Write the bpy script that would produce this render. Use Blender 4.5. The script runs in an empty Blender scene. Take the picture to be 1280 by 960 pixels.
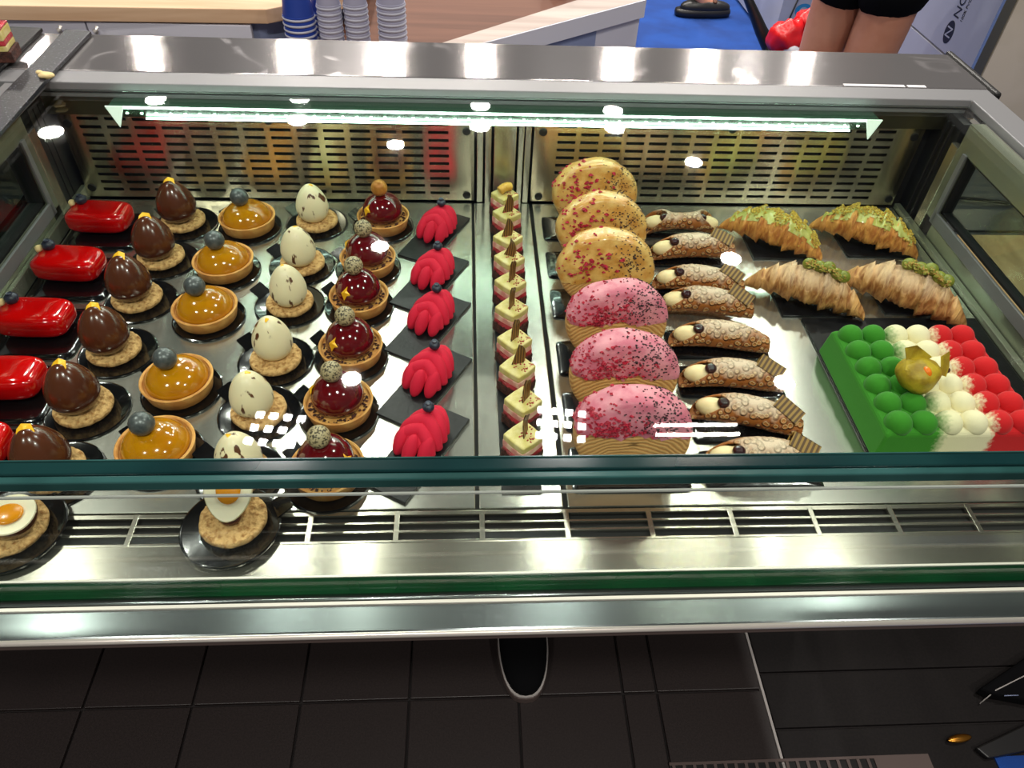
import bpy, math, random
from mathutils import Vector, Matrix, noise
from math import sin, cos, pi, radians, sqrt
random.seed(7)
DZ = 0.82                       # height of the display deck above the floor; coordinates below are measured from the deck
S = bpy.context.scene
COL = S.collection

# ------------------------------------------------------------ camera, world, lights
cam_d = bpy.data.cameras.new('camera'); cam = bpy.data.objects.new('camera', cam_d); COL.objects.link(cam)
cam_d.sensor_width = 36; cam_d.lens = 36*930.22/1280; cam_d.clip_start = .02
r_ = (0.99820, -0.04487, 0.03970); u_ = (0.003625, 0.70667, 0.70753); f_ = (0.0598, 0.70612, -0.70556)
cam.matrix_world = Matrix(((r_[0], u_[0], -f_[0], 0), (r_[1], u_[1], -f_[1], 0), (r_[2], u_[2], -f_[2], .68+DZ), (0, 0, 0, 1)))
S.camera = cam
W = bpy.data.worlds.new('hall'); S.world = W; W.use_nodes = True
W.node_tree.nodes['Background'].inputs[0].default_value = (.80, .78, .80, 1)
W.node_tree.nodes['Background'].inputs[1].default_value = .22
S.view_settings.view_transform = 'Standard'; S.view_settings.look = 'None'
S.view_settings.exposure = -1.12; S.view_settings.gamma = 1
CEIL = 2.3
LAMPS = [  # x, y, radius, power (W), tint; the round ceiling spots
    (-2.38, 5.70, .075, 55, 1), (-1.30, 5.76, .075, 70, 1), (-1.26, 5.40, .075, 60, 1), (.11, 5.70, .075, 70, 1), (.10, 5.35, .075, 60, 1),
    (1.16, 5.66, .075, 70, 1), (1.13, 5.36, .075, 60, 1), (-.51, 5.04, .06, 60, 1), (1.63, 4.85, .06, 60, 1), (1.60, 3.67, .06, 36, 0), (-.52, 3.77, .05, 36, 0),
    (1.60, 2.60, .05, 30, 0), (-.57, 2.64, .045, 50, 0), (2.12, 6.68, .08, 80, 1), (2.97, 6.55, .075, 60, 1), (-2.95, 5.15, .08, 60, 1),
    (-1.6, 1.0, .08, 50, 0), (1.5, .9, .08, 50, 0), (0.2, -.6, .10, 70, 0), (-1.4, -1.0, .10, 60, 0), (1.7, -1.0, .10, 60, 0)]  # unseen spots added for fill, placed clear of the glass reflections
PANELS = [(-.88, 2.31, 22), (.44, 2.33, 22)]      # LED grid floodlights
TINT = {1: (1, .93, .84), 0: (1, .95, .88)}

# ------------------------------------------------------------ material helpers
MATS = {}
def lin(c): return tuple(((x/255)/12.92 if x/255 <= .04045 else ((x/255+.055)/1.055)**2.4) for x in c)
def M(name, c, rough=.5, metal=0, c2=None, ns=40, nthr=(.4, .6), bump=0, bs=80, bd=.001, coat=0, sss=0, sheen=0, spec=None, emit=0, aniso=0, det=3):
    m = bpy.data.materials.new(name); m.use_nodes = True; MATS[name] = m
    N = m.node_tree.nodes; Lk = m.node_tree.links; P = N['Principled BSDF']
    P.inputs['Base Color'].default_value = (*lin(c), 1); P.inputs['Roughness'].default_value = rough; P.inputs['Metallic'].default_value = metal
    if spec is not None: P.inputs['Specular IOR Level'].default_value = spec
    if coat: P.inputs['Coat Weight'].default_value = coat; P.inputs['Coat Roughness'].default_value = .04
    if sss:
        P.inputs['Subsurface Weight'].default_value = sss; P.inputs['Subsurface Scale'].default_value = .006
        P.inputs['Subsurface Radius'].default_value = (1, .6, .4)
    if sheen: P.inputs['Sheen Weight'].default_value = sheen; P.inputs['Sheen Roughness'].default_value = .4
    if emit: P.inputs['Emission Color'].default_value = (*lin(c), 1); P.inputs['Emission Strength'].default_value = emit
    tc = N.new('ShaderNodeTexCoord')
    if c2:
        n = N.new('ShaderNodeTexNoise'); n.inputs['Scale'].default_value = ns; n.inputs['Detail'].default_value = det
        r = N.new('ShaderNodeValToRGB'); r.color_ramp.elements[0].position = nthr[0]; r.color_ramp.elements[1].position = nthr[1]
        r.color_ramp.elements[0].color = (*lin(c), 1); r.color_ramp.elements[1].color = (*lin(c2), 1)
        Lk.new(tc.outputs['Object'], n.inputs['Vector']); Lk.new(n.outputs['Fac'], r.inputs['Fac']); Lk.new(r.outputs['Color'], P.inputs['Base Color'])
    if bump:
        n = N.new('ShaderNodeTexNoise'); n.inputs['Scale'].default_value = bs; n.inputs['Detail'].default_value = 4
        b = N.new('ShaderNodeBump'); b.inputs['Strength'].default_value = bump; b.inputs['Distance'].default_value = bd
        Lk.new(tc.outputs['Object'], n.inputs['Vector']); Lk.new(n.outputs['Fac'], b.inputs['Height']); Lk.new(b.outputs['Normal'], P.inputs['Normal'])
    if aniso:
        P.inputs['Anisotropic'].default_value = aniso
        t = N.new('ShaderNodeTangent'); t.direction_type = 'UV_MAP'; t.uv_map = 'UVMap'
        Lk.new(t.outputs['Tangent'], P.inputs['Tangent'])
    return m
def nd(m, t): return m.node_tree.nodes.new('ShaderNode'+t)
def steel(name, c, rough, aniso, smudge=0, rot=0.25, met=.92):
    m = M(name, c, rough, 1, aniso=aniso); P = m.node_tree.nodes['Principled BSDF']; L = m.node_tree.links
    P.inputs['Anisotropic Rotation'].default_value = rot; P.inputs['Metallic'].default_value = met
    tc = nd(m, 'TexCoord'); mp = nd(m, 'Mapping'); mp.inputs['Scale'].default_value = (6, 900, 900)
    n = nd(m, 'TexNoise'); n.inputs['Scale'].default_value = 1; n.inputs['Detail'].default_value = 2
    L.new(tc.outputs['Object'], mp.inputs[0]); L.new(mp.outputs[0], n.inputs['Vector'])
    r = nd(m, 'MapRange'); r.inputs['To Min'].default_value = rough-.02; r.inputs['To Max'].default_value = rough+.03
    L.new(n.outputs['Fac'], r.inputs['Value'])
    out = r.outputs[0]
    if smudge:
        n2 = nd(m, 'TexNoise'); n2.inputs['Scale'].default_value = 9; n2.inputs['Detail'].default_value = 5; n2.inputs['Distortion'].default_value = 1.2
        L.new(tc.outputs['Object'], n2.inputs['Vector'])
        r2 = nd(m, 'MapRange'); r2.inputs['From Min'].default_value = .58; r2.inputs['From Max'].default_value = .66; r2.inputs['To Max'].default_value = smudge
        L.new(n2.outputs['Fac'], r2.inputs['Value'])
        mx = nd(m, 'Mix'); mx.data_type = 'RGBA'; mx.inputs[6].default_value = (*lin(c), 1); mx.inputs[7].default_value = (*lin((226, 220, 222)), 1)
        L.new(r2.outputs[0], mx.inputs[0]); L.new(mx.outputs[2], P.inputs['Base Color'])
        ad = nd(m, 'Math'); ad.operation = 'MULTIPLY_ADD'; L.new(r2.outputs[0], ad.inputs[0]); ad.inputs[1].default_value = .25; L.new(out, ad.inputs[2]); out = ad.outputs[0]
    L.new(out, P.inputs['Roughness'])
    return m
def glass(name, tint, fmul=1.0):
    m = bpy.data.materials.new(name); m.use_nodes = True; MATS[name] = m; N = m.node_tree.nodes; L = m.node_tree.links; N.clear()
    o = N.new('ShaderNodeOutputMaterial'); mx = N.new('ShaderNodeMixShader'); t = N.new('ShaderNodeBsdfTransparent'); g = N.new('ShaderNodeBsdfGlossy')
    t.inputs[0].default_value = (*tint, 1); g.inputs[0].default_value = (1, 1, 1, 1); g.inputs['Roughness'].default_value = .015
    lw = N.new('ShaderNodeLayerWeight'); lw.inputs[0].default_value = .5      # Schlick: same from both sides of the pane
    pw = N.new('ShaderNodeMath'); pw.operation = 'POWER'; pw.inputs[1].default_value = 5
    mu = N.new('ShaderNodeMath'); mu.operation = 'MULTIPLY_ADD'; mu.inputs[1].default_value = fmul*.96; mu.inputs[2].default_value = fmul*.04
    L.new(lw.outputs['Facing'], pw.inputs[0]); L.new(pw.outputs[0], mu.inputs[0]); L.new(mu.outputs[0], mx.inputs[0]); L.new(t.outputs[0], mx.inputs[1]); L.new(g.outputs[0], mx.inputs[2]); L.new(mx.outputs[0], o.inputs[0])
    return m

# ------------------------------------------------------------ mesh helper
class MB:
    def __init__(s): s.v = []; s.f = []; s.mi = []
    def add(s, vs, fs, m=0):
        o = len(s.v); s.v += [tuple(v) for v in vs]; s.f += [tuple(i+o for i in f) for f in fs]; s.mi += [m]*len(fs); return s
    def box(s, x0, x1, y0, y1, z0, z1, m=0):
        return s.add([(x, y, z) for z in (z0, z1) for y in (y0, y1) for x in (x0, x1)],
              [(0, 2, 3, 1), (4, 5, 7, 6), (0, 1, 5, 4), (2, 6, 7, 3), (0, 4, 6, 2), (1, 3, 7, 5)], m)
    def prism(s, poly, z0, z1, m=0):
        n = len(poly); vs = [(x, y, z0) for x, y in poly]+[(x, y, z1) for x, y in poly]
        fs = [tuple(range(n))[::-1], tuple(range(n, 2*n))]+[(i, (i+1) % n, (i+1) % n+n, i+n) for i in range(n)]
        return s.add(vs, fs, m)
    def lathe(s, prof, seg=32, c=(0, 0, 0), sx=1, sy=1, m=0, fn=None, capb=True, capt=True):
        vs = []; n = len(prof)
        for r, z in prof:
            for k in range(seg):
                a = 2*pi*k/seg; p = (r*cos(a)*sx, r*sin(a)*sy, z)
                if fn: p = fn(p)
                vs.append((p[0]+c[0], p[1]+c[1], p[2]+c[2]))
        fs = [(i*seg+k, i*seg+(k+1) % seg, (i+1)*seg+(k+1) % seg, (i+1)*seg+k) for i in range(n-1) for k in range(seg)]
        if capb: fs.append(tuple(range(seg))[::-1])
        if capt: fs.append(tuple((n-1)*seg+k for k in range(seg)))
        return s.add(vs, fs, m)
    def ell(s, c, r, seg=20, rings=10, e=1.0, e2=1.0, rot=None, m=0, fn=None, zcut=None):
        def p_(v, q): return math.copysign(abs(v)**q, v)
        vs = []; R_ = rot or Matrix.Identity(3)
        for i in range(rings+1):
            t = -pi/2+pi*i/rings
            if i == 0: t += .02
            if i == rings: t -= .02
            for k in range(seg):
                a = 2*pi*k/seg
                p = Vector((r[0]*p_(cos(t), e)*p_(cos(a), e2), r[1]*p_(cos(t), e)*p_(sin(a), e2), r[2]*p_(sin(t), e)))
                if zcut is not None: p.z = max(p.z, zcut)
                if fn: p = Vector(fn(p))
                p = R_ @ p
                vs.append((p.x+c[0], p.y+c[1], p.z+c[2]))
        fs = [(i*seg+k, i*seg+(k+1) % seg, (i+1)*seg+(k+1) % seg, (i+1)*seg+k) for i in range(rings) for k in range(seg)]
        fs.append(tuple(range(seg))[::-1]); fs.append(tuple(rings*seg+k for k in range(seg)))
        return s.add(vs, fs, m)
    def tube(s, path, rad, seg=10, m=0, sq=1.0):
        n = len(path); P = [Vector(p) for p in path]; vs = []
        rr = rad if isinstance(rad, (list, tuple)) else [rad]*n
        up = Vector((0, 0, 1))
        for i in range(n):
            d = (P[min(i+1, n-1)]-P[max(i-1, 0)]).normalized()
            a = d.cross(up)
            if a.length < .05: a = d.cross(Vector((0, 1, 0)))
            a.normalize(); b = a.cross(d).normalized()
            for k in range(seg):
                t = 2*pi*k/seg; vs.append(P[i]+a*(rr[i]*cos(t))+b*(rr[i]*sin(t)*sq))
        fs = [(i*seg+k, i*seg+(k+1) % seg, (i+1)*seg+(k+1) % seg, (i+1)*seg+k) for i in range(n-1) for k in range(seg)]
        fs.append(tuple(range(seg))[::-1]); fs.append(tuple((n-1)*seg+k for k in range(seg)))
        return s.add(vs, fs, m)
    def bits(s, pts, smin, smax, flat=.5, m=0):
        for p in pts:
            a = random.random()*pi; q = random.uniform(smin, smax); w = q*random.uniform(.5, 1)
            R_ = Matrix.Rotation(a, 3, 'Z') @ Matrix.Rotation(random.uniform(-.6, .6), 3, 'X')
            cs = [R_ @ Vector(v) for v in ((-q, -w, 0), (q, -w, 0), (q*.7, w, 0), (-q*.6, w*.8, 0), (0, 0, q*flat*1.6), (0, 0, -q*flat))]
            s.add([(c.x+p[0], c.y+p[1], c.z+p[2]) for c in cs], [(0, 1, 4), (1, 2, 4), (2, 3, 4), (3, 0, 4), (1, 0, 5), (2, 1, 5), (3, 2, 5), (0, 3, 5)], m)
        return s
    def build(s, name, mat, parent=None, smooth=False, bevel=0, ang=None):
        me = bpy.data.meshes.new(name); me.from_pydata(s.v, [], s.f)
        uv = me.uv_layers.new(name='UVMap'); V = me.vertices
        for p in me.polygons:
            n = p.normal; ax = max(range(3), key=lambda i: abs(n[i]))
            for li in p.loop_indices:
                c = V[me.loops[li].vertex_index].co
                uv.data[li].uv = (c.x, c.y) if ax == 2 else ((c.x, c.z) if ax == 1 else (c.y, c.z))
        for mm in (mat if isinstance(mat, (list, tuple)) else [mat]): me.materials.append(MATS[mm] if isinstance(mm, str) else mm)
        for i, p in enumerate(me.polygons): p.material_index = s.mi[i]
        if smooth:
            me.polygons.foreach_set('use_smooth', [True]*len(me.polygons))
            if ang: me.set_sharp_from_angle(angle=radians(ang))
        o = bpy.data.objects.new(name, me); COL.objects.link(o)
        if parent: o.parent = parent
        if bevel:
            b = o.modifiers.new('bevel', 'BEVEL'); b.width = bevel; b.segments = 2; b.limit_method = 'ANGLE'
        return o
def thing(name, label, cat, loc=(0, 0, 0), rz=0, group=None, rx=0):
    o = bpy.data.objects.new(name, None); COL.objects.link(o); o.empty_display_size = .02
    o.location = loc; o.rotation_euler = (rx, 0, rz); o['label'] = label; o['category'] = cat
    if group: o['group'] = group
    return o
def tag(o, label, cat, group=None, loc=None, rz=None):
    o['label'] = label; o['category'] = cat
    if group: o['group'] = group
    if loc: o.location = loc
    if rz is not None: o.rotation_euler[2] = rz
    return o
def dup(root, loc=None, rz=None, label=None, group=None):
    c = root.copy(); COL.objects.link(c)
    if loc: c.location = loc
    if rz is not None: c.rotation_euler[2] = rz
    if label: c['label'] = label
    if group: c['group'] = group
    for ch in list(root.children):
        d = ch.copy(); COL.objects.link(d); d.parent = c
        for g in list(ch.children):
            e = g.copy(); COL.objects.link(e); e.parent = d
    return c
def struct(o): o['kind'] = 'structure'; return o
ORD = ['first', 'second', 'third', 'fourth', 'fifth', 'sixth', 'seventh', 'eighth', 'ninth', 'tenth']
def nz(x, y, z, s=1): return noise.noise(Vector((x*s, y*s, z*s)))

# ------------------------------------------------------------ materials
ST = steel('brushed_steel', (186, 182, 168), .20, .93, 0)
steel('counter_steel', (172, 168, 168), .17, .96, .35, met=.80)
steel('panel_steel', (232, 222, 196), .20, .96, met=1)
steel('tray_steel', (196, 196, 186), .22, .8, 0)
steel('rail_steel', (150, 160, 160), .22, .85, 0)
steel('side_steel', (150, 155, 136), .24, .4, .1, met=.65)
steel('fascia_steel', (112, 108, 84), .3, .6)
M('frame_grey', (128, 128, 130), .42, .3)
M('dark_void', (14, 13, 12), .8)
M('black_rubber', (18, 17, 17), .45)
M('bright_edge', (235, 228, 218), .3, .55)
M('glass_glint', (170, 176, 168), .5)  # pale tone painted as reflection lines of the glass
glass('clear_glass', (.955, .985, .965), .55)
glass('side_glass', (.80, .90, .84), 1)
M('glass_edge_dark', (12, 38, 40), .12, 0, c2=(20, 50, 50), ns=6)
M('glass_edge_light', (44, 82, 80), .15, 0, c2=(30, 62, 60), ns=8)
M('glass_edge_green', (5, 40, 20), .12, 0, c2=(10, 54, 28), ns=7)
M('led_profile', (52, 78, 62), .25)
M('led_cap', (225, 245, 228), .4, 0, emit=1.6)
M('led_light', (222, 255, 236), .5, 0, emit=46)
M('lamp_face', (255, 244, 228), .5, 0, emit=60)
M('lamp_housing', (40, 40, 42), .5)
M('black_gloss', (13, 13, 14), .14, coat=.6, bump=.15, bs=40, bd=.002)
M('slate', (12, 13, 15), .42, spec=.3, bump=.5, bs=220, bd=.0007, c2=(22, 23, 26), ns=60)
M('sugared_slate', (24, 26, 34), .4, bump=.4, bs=240, bd=.0007, c2=(150, 156, 170), ns=420, nthr=(.62, .72), det=6)
M('biscuit', (214, 172, 112), .85, c2=(150, 102, 48), ns=190, nthr=(.45, .72), bump=1, bs=190, bd=.004)
M('tart_shell', (226, 172, 96), .7, c2=(206, 142, 70), ns=60, bump=.4, bs=400, bd=.0006)
M('caramel', (190, 128, 8), .12, coat=1, sss=.2, c2=(178, 112, 8), ns=25)
M('maroon_glaze', (98, 10, 16), .1, coat=1, c2=(78, 8, 14), ns=14)
M('red_glaze', (206, 6, 4), .12, coat=1, c2=(188, 4, 4), ns=16)
M('milk_choc', (84, 42, 22), .22, coat=.5, c2=(70, 32, 16), ns=22)
M('gold_leaf', (250, 186, 24), .35, .15, bump=.5, bs=300)
M('grey_ball', (104, 108, 108), .32, .3, c2=(70, 76, 78), ns=120, nthr=(.3, .7))
M('speckled_ball', (176, 160, 122), .5, c2=(66, 56, 38), ns=420, nthr=(.5, .56), det=2)
M('gold_ball', (206, 146, 62), .4, .3, c2=(170, 108, 40), ns=60)
M('blueberry', (34, 38, 54), .42, c2=(78, 88, 108), ns=110, nthr=(.45, .75))
M('ivory_choc', (236, 224, 186), .35, sss=.15)
m = MATS['ivory_choc']; P = m.node_tree.nodes['Principled BSDF']; L = m.node_tree.links   # painted dark flecks on the white eggs
tc = nd(m, 'TexCoord'); oi = nd(m, 'ObjectInfo'); mp = nd(m, 'Mapping'); mp.inputs['Scale'].default_value = (90, 90, 26); mp.inputs['Rotation'].default_value = (.3, .2, 0)
L.new(tc.outputs['Object'], mp.inputs[0]); n = nd(m, 'TexNoise'); n.noise_dimensions = '4D'; n.inputs['Scale'].default_value = 1; n.inputs['Detail'].default_value = 3
mw = nd(m, 'Math'); mw.operation = 'MULTIPLY'; mw.inputs[1].default_value = 40; L.new(oi.outputs['Random'], mw.inputs[0]); L.new(mw.outputs[0], n.inputs['W'])
L.new(mp.outputs[0], n.inputs['Vector']); rp = nd(m, 'ValToRGB'); rp.color_ramp.elements[0].position = .605; rp.color_ramp.elements[1].position = .635
rp.color_ramp.elements[0].color = (*lin((236, 224, 186)), 1); rp.color_ramp.elements[1].color = (*lin((92, 52, 22)), 1)
L.new(n.outputs['Fac'], rp.inputs[0]); L.new(rp.outputs[0], P.inputs['Base Color'])
M('egg_white', (246, 236, 204), .4, sss=.2)
M('yolk', (236, 150, 12), .25, coat=.5, bump=.3, bs=120)
M('velvet_pink', (204, 10, 50), .85, bump=.5, bs=900, bd=.0005)
M('crumb_dark', (54, 27, 20), .85, c2=(82, 42, 30), ns=120, bump=1, bs=300, bd=.003)
M('berry_layer', (150, 16, 34), .35, c2=(196, 60, 70), ns=110, bump=.6, bs=260, bd=.002)
M('pink_cream', (232, 196, 170), .6, c2=(214, 140, 130), ns=100)
M('yellow_cream', (198, 182, 98), .4, c2=(214, 200, 136), ns=70, coat=.2)
M('choc_curl', (110, 66, 26), .35, c2=(176, 128, 62), ns=90, nthr=(.48, .54))
M('striped_curl', (228, 184, 84), .4, c2=(206, 150, 50), ns=160)
def stripes(name, ca, cb, scale, rough=.35, vec=(1, 0, 0)):
    m = M(name, ca, rough); P = m.node_tree.nodes['Principled BSDF']; L = m.node_tree.links
    tc = nd(m, 'TexCoord'); mp = nd(m, 'Mapping'); mp.inputs['Scale'].default_value = vec
    w = nd(m, 'TexWave'); w.inputs['Scale'].default_value = scale; w.inputs['Distortion'].default_value = 1.5; w.inputs['Detail'].default_value = 2
    r = nd(m, 'ValToRGB'); r.color_ramp.elements[0].color = (*lin(ca), 1); r.color_ramp.elements[1].color = (*lin(cb), 1)
    r.color_ramp.elements[0].position = .35; r.color_ramp.elements[1].position = .65
    L.new(tc.outputs['Object'], mp.inputs[0]); L.new(mp.outputs[0], w.inputs['Vector']); L.new(w.outputs['Fac'], r.inputs[0]); L.new(r.outputs[0], P.inputs['Base Color'])
    return m
stripes('gold_striped_choc', (150, 116, 52), (84, 56, 22), 55, .55, (1, 0, 0))
stripes('curl_stripes', (74, 42, 18), (140, 100, 50), 90, .35, (1, .2, .3))
# puff pastry: thin baked layers curling round the face of the wheel
m = M('puff_pastry', (204, 146, 74), .75); P = m.node_tree.nodes['Principled BSDF']; L = m.node_tree.links
tc = nd(m, 'TexCoord'); mp = nd(m, 'Mapping'); mp.inputs['Scale'].default_value = (1, .25, 1)
w = nd(m, 'TexWave'); w.wave_type = 'RINGS'; w.rings_direction = 'Y'; w.inputs['Scale'].default_value = 62; w.inputs['Distortion'].default_value = 5.5; w.inputs['Detail'].default_value = 3; w.inputs['Detail Scale'].default_value = .8
r = nd(m, 'ValToRGB'); r.color_ramp.elements[0].color = (*lin((190, 134, 74)), 1); r.color_ramp.elements[1].color = (*lin((212, 164, 100)), 1)
r.color_ramp.elements[0].position = .1; r.color_ramp.elements[1].position = .55
b = nd(m, 'Bump'); b.inputs['Strength'].default_value = .5; b.inputs['Distance'].default_value = .0012
L.new(tc.outputs['Object'], mp.inputs[0]); L.new(mp.outputs[0], w.inputs['Vector']); L.new(w.outputs['Fac'], r.inputs[0]); L.new(r.outputs[0], P.inputs['Base Color'])
L.new(w.outputs['Fac'], b.inputs['Height']); L.new(b.outputs[0], P.inputs['Normal'])
M('yellow_icing', (232, 190, 112), .3, coat=.4, c2=(210, 152, 72), ns=50, bump=.4, bs=70, bd=.002, sss=.1)
M('pink_icing', (226, 146, 160), .5, c2=(206, 108, 130), ns=40, bump=.3, bs=60, bd=.002)
M('berry_bits', (186, 14, 52), .6, c2=(150, 8, 40), ns=200)
M('choc_bits', (46, 18, 26), .5)
# cannoli crust with blisters, icing sugar on top
m = M('cannoli_crust', (176, 104, 36), .6); P = m.node_tree.nodes['Principled BSDF']; L = m.node_tree.links
tc = nd(m, 'TexCoord'); v = nd(m, 'TexVoronoi'); v.inputs['Scale'].default_value = 120; v.feature = 'F1'
v2 = nd(m, 'TexNoise'); v2.inputs['Scale'].default_value = 60
L.new(tc.outputs['Object'], v.inputs['Vector']); L.new(tc.outputs['Object'], v2.inputs['Vector'])
r = nd(m, 'ValToRGB'); e = r.color_ramp.elements; e[0].position = .10; e[0].color = (*lin((184, 122, 62)), 1); e[1].position = .62; e[1].color = (*lin((158, 92, 34)), 1)
q = e.new(.36); q.color = (*lin((228, 188, 128)), 1); q = e.new(.44); q.color = (*lin((126, 66, 22)), 1); q = e.new(.28); q.color = (*lin((172, 108, 48)), 1)
L.new(v.outputs['Distance'], r.inputs[0])
sp = nd(m, 'SeparateXYZ'); L.new(tc.outputs['Object'], sp.inputs[0])
ad = nd(m, 'Math'); ad.operation = 'MULTIPLY_ADD'; ad.inputs[1].default_value = .022; L.new(v2.outputs['Fac'], ad.inputs[0]); L.new(sp.outputs['Z'], ad.inputs[2])
mr = nd(m, 'MapRange'); mr.inputs['From Min'].default_value = .040; mr.inputs['From Max'].default_value = .052; mr.inputs['To Max'].default_value = .85
L.new(ad.outputs[0], mr.inputs['Value'])
mx = nd(m, 'Mix'); mx.data_type = 'RGBA'; mx.inputs[7].default_value = (*lin((224, 204, 178)), 1)
L.new(mr.outputs[0], mx.inputs[0]); L.new(r.outputs[0], mx.inputs[6]); L.new(mx.outputs[2], P.inputs['Base Color'])
rb = nd(m, 'ValToRGB'); e = rb.color_ramp.elements; e[0].position = 0; e[0].color = (.35, .35, .35, 1); e[1].position = .6; e[1].color = (0, 0, 0, 1); q = e.new(.34); q.color = (1, 1, 1, 1)
L.new(v.outputs['Distance'], rb.inputs[0]); b = nd(m, 'Bump'); b.inputs['Strength'].default_value = 1; b.inputs['Distance'].default_value = .0025
L.new(rb.outputs[0], b.inputs['Height']); L.new(b.outputs[0], P.inputs['Normal'])
M('cream_filling', (236, 214, 164), .5, sss=.2, bump=.3, bs=90)
M('black_cherry', (48, 12, 16), .15, coat=1)
def crust(name, hi, lo, dust, zmin):
    m = M(name, hi, .62); P = m.node_tree.nodes['Principled BSDF']; L = m.node_tree.links
    tc = nd(m, 'TexCoord'); mp = nd(m, 'Mapping'); mp.inputs['Scale'].default_value = (120, 30, 40)
    n = nd(m, 'TexNoise'); n.inputs['Scale'].default_value = 1; n.inputs['Detail'].default_value = 5; n.inputs['Distortion'].default_value = .8
    L.new(tc.outputs['Object'], mp.inputs[0]); L.new(mp.outputs[0], n.inputs['Vector'])
    r = nd(m, 'ValToRGB'); r.color_ramp.elements[0].position = .36; r.color_ramp.elements[1].position = .62
    r.color_ramp.elements[0].color = (*lin(lo), 1); r.color_ramp.elements[1].color = (*lin(hi), 1); L.new(n.outputs['Fac'], r.inputs[0])
    sp = nd(m, 'SeparateXYZ'); L.new(tc.outputs['Object'], sp.inputs[0])
    ad = nd(m, 'Math'); ad.operation = 'MULTIPLY_ADD'; ad.inputs[1].default_value = .03; L.new(n.outputs['Fac'], ad.inputs[0]); L.new(sp.outputs['Z'], ad.inputs[2])
    mr = nd(m, 'MapRange'); mr.inputs['From Min'].default_value = zmin; mr.inputs['From Max'].default_value = zmin+.018; mr.inputs['To Max'].default_value = dust
    L.new(ad.outputs[0], mr.inputs['Value'])
    mx = nd(m, 'Mix'); mx.data_type = 'RGBA'; mx.inputs[7].default_value = (*lin((228, 206, 176)), 1)
    L.new(mr.outputs[0], mx.inputs[0]); L.new(r.outputs[0], mx.inputs[6]); L.new(mx.outputs[2], P.inputs['Base Color'])
    b = nd(m, 'Bump'); b.inputs['Strength'].default_value = 1; b.inputs['Distance'].default_value = .005; L.new(n.outputs['Fac'], b.inputs['Height']); L.new(b.outputs[0], P.inputs['Normal'])
crust('croissant_crust', (228, 164, 80), (168, 98, 34), 0, .2)
crust('sugared_croissant', (222, 168, 102), (146, 90, 40), .50, .050)
M('pistachio_glaze', (198, 200, 118), .3, coat=.4, c2=(176, 176, 86), ns=60)
M('pistachio_cream', (130, 138, 44), .4, c2=(112, 120, 36), ns=60, coat=.2)
M('pistachio_bits', (206, 178, 62), .6, c2=(150, 120, 40), ns=300)
M('pistachio_bits_brown', (178, 132, 62), .6, c2=(140, 150, 50), ns=300)
# velvet three-colour cake: green, white and red across its width
m = M('flag_velvet', (50, 150, 40), .9, sheen=.1, bump=.6, bs=900, bd=.0005); P = m.node_tree.nodes['Principled BSDF']; L = m.node_tree.links
tc = nd(m, 'TexCoord'); sp = nd(m, 'SeparateXYZ'); L.new(tc.outputs['Object'], sp.inputs[0]); n = nd(m, 'TexNoise'); n.inputs['Scale'].default_value = 260; L.new(tc.outputs['Object'], n.inputs['Vector'])
ad = nd(m, 'Math'); ad.operation = 'MULTIPLY_ADD'; ad.inputs[1].default_value = .014; L.new(n.outputs['Fac'], ad.inputs[0]); L.new(sp.outputs['X'], ad.inputs[2])
mr = nd(m, 'MapRange'); mr.inputs['From Min'].default_value = -.10+.007; mr.inputs['From Max'].default_value = .10+.007; L.new(ad.outputs[0], mr.inputs['Value'])
r = nd(m, 'ValToRGB'); e = r.color_ramp.elements; e[0].position = .32; e[0].color = (*lin((48, 128, 18)), 1); e[1].position = 1; e[1].color = (*lin((206, 10, 20)), 1)
q = e.new(.39); q.color = (*lin((230, 222, 180)), 1); q = e.new(.645); q.color = (*lin((230, 218, 184)), 1); q = e.new(.68); q.color = (*lin((196, 10, 20)), 1)
L.new(mr.outputs[0], r.inputs[0]); L.new(r.outputs[0], P.inputs['Base Color'])
M('physalis_husk', (186, 158, 34), .5, c2=(150, 120, 24), ns=60, bump=.6, bs=90, bd=.003)
M('physalis_fruit', (250, 124, 10), .2, coat=1)
# surroundings
M('tile', (44, 36, 35), .45, c2=(36, 29, 28), ns=300, bump=.2, bs=500)
M('tile_dark', (25, 21, 21), .65, spec=.2, c2=(20, 17, 17), ns=200, bump=.2, bs=500)
M('grout', (27, 22, 22), .9)
M('blue_carpet', (12, 64, 142), .95, c2=(10, 54, 124), ns=5, bump=.5, bs=500)
def wood(name, a, b_, sc=(2, 24, 24)):
    m = M(name, a, .62, spec=.22); P = m.node_tree.nodes['Principled BSDF']; L = m.node_tree.links
    tc = nd(m, 'TexCoord'); mp = nd(m, 'Mapping'); mp.inputs['Scale'].default_value = sc
    n = nd(m, 'TexNoise'); n.inputs['Scale'].default_value = 1; n.inputs['Detail'].default_value = 5; n.inputs['Distortion'].default_value = .6
    r = nd(m, 'ValToRGB'); r.color_ramp.elements[0].position = .35; r.color_ramp.elements[1].position = .65
    r.color_ramp.elements[0].color = (*lin(a), 1); r.color_ramp.elements[1].color = (*lin(b_), 1)
    L.new(tc.outputs['Object'], mp.inputs[0]); L.new(mp.outputs[0], n.inputs['Vector']); L.new(n.outputs['Fac'], r.inputs[0]); L.new(r.outputs[0], P.inputs['Base Color'])
wood('light_wood', (222, 188, 154), (200, 162, 128))
wood('brown_wood', (108, 70, 54), (92, 58, 44))
wood('pale_wood', (190, 176, 168), (168, 152, 144))
wood('tan_board', (140, 118, 82), (118, 96, 62), (30, 6, 30))
M('cabinet_blue', (136, 146, 178), .5)
M('cabinet_white', (208, 206, 216), .5)
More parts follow.
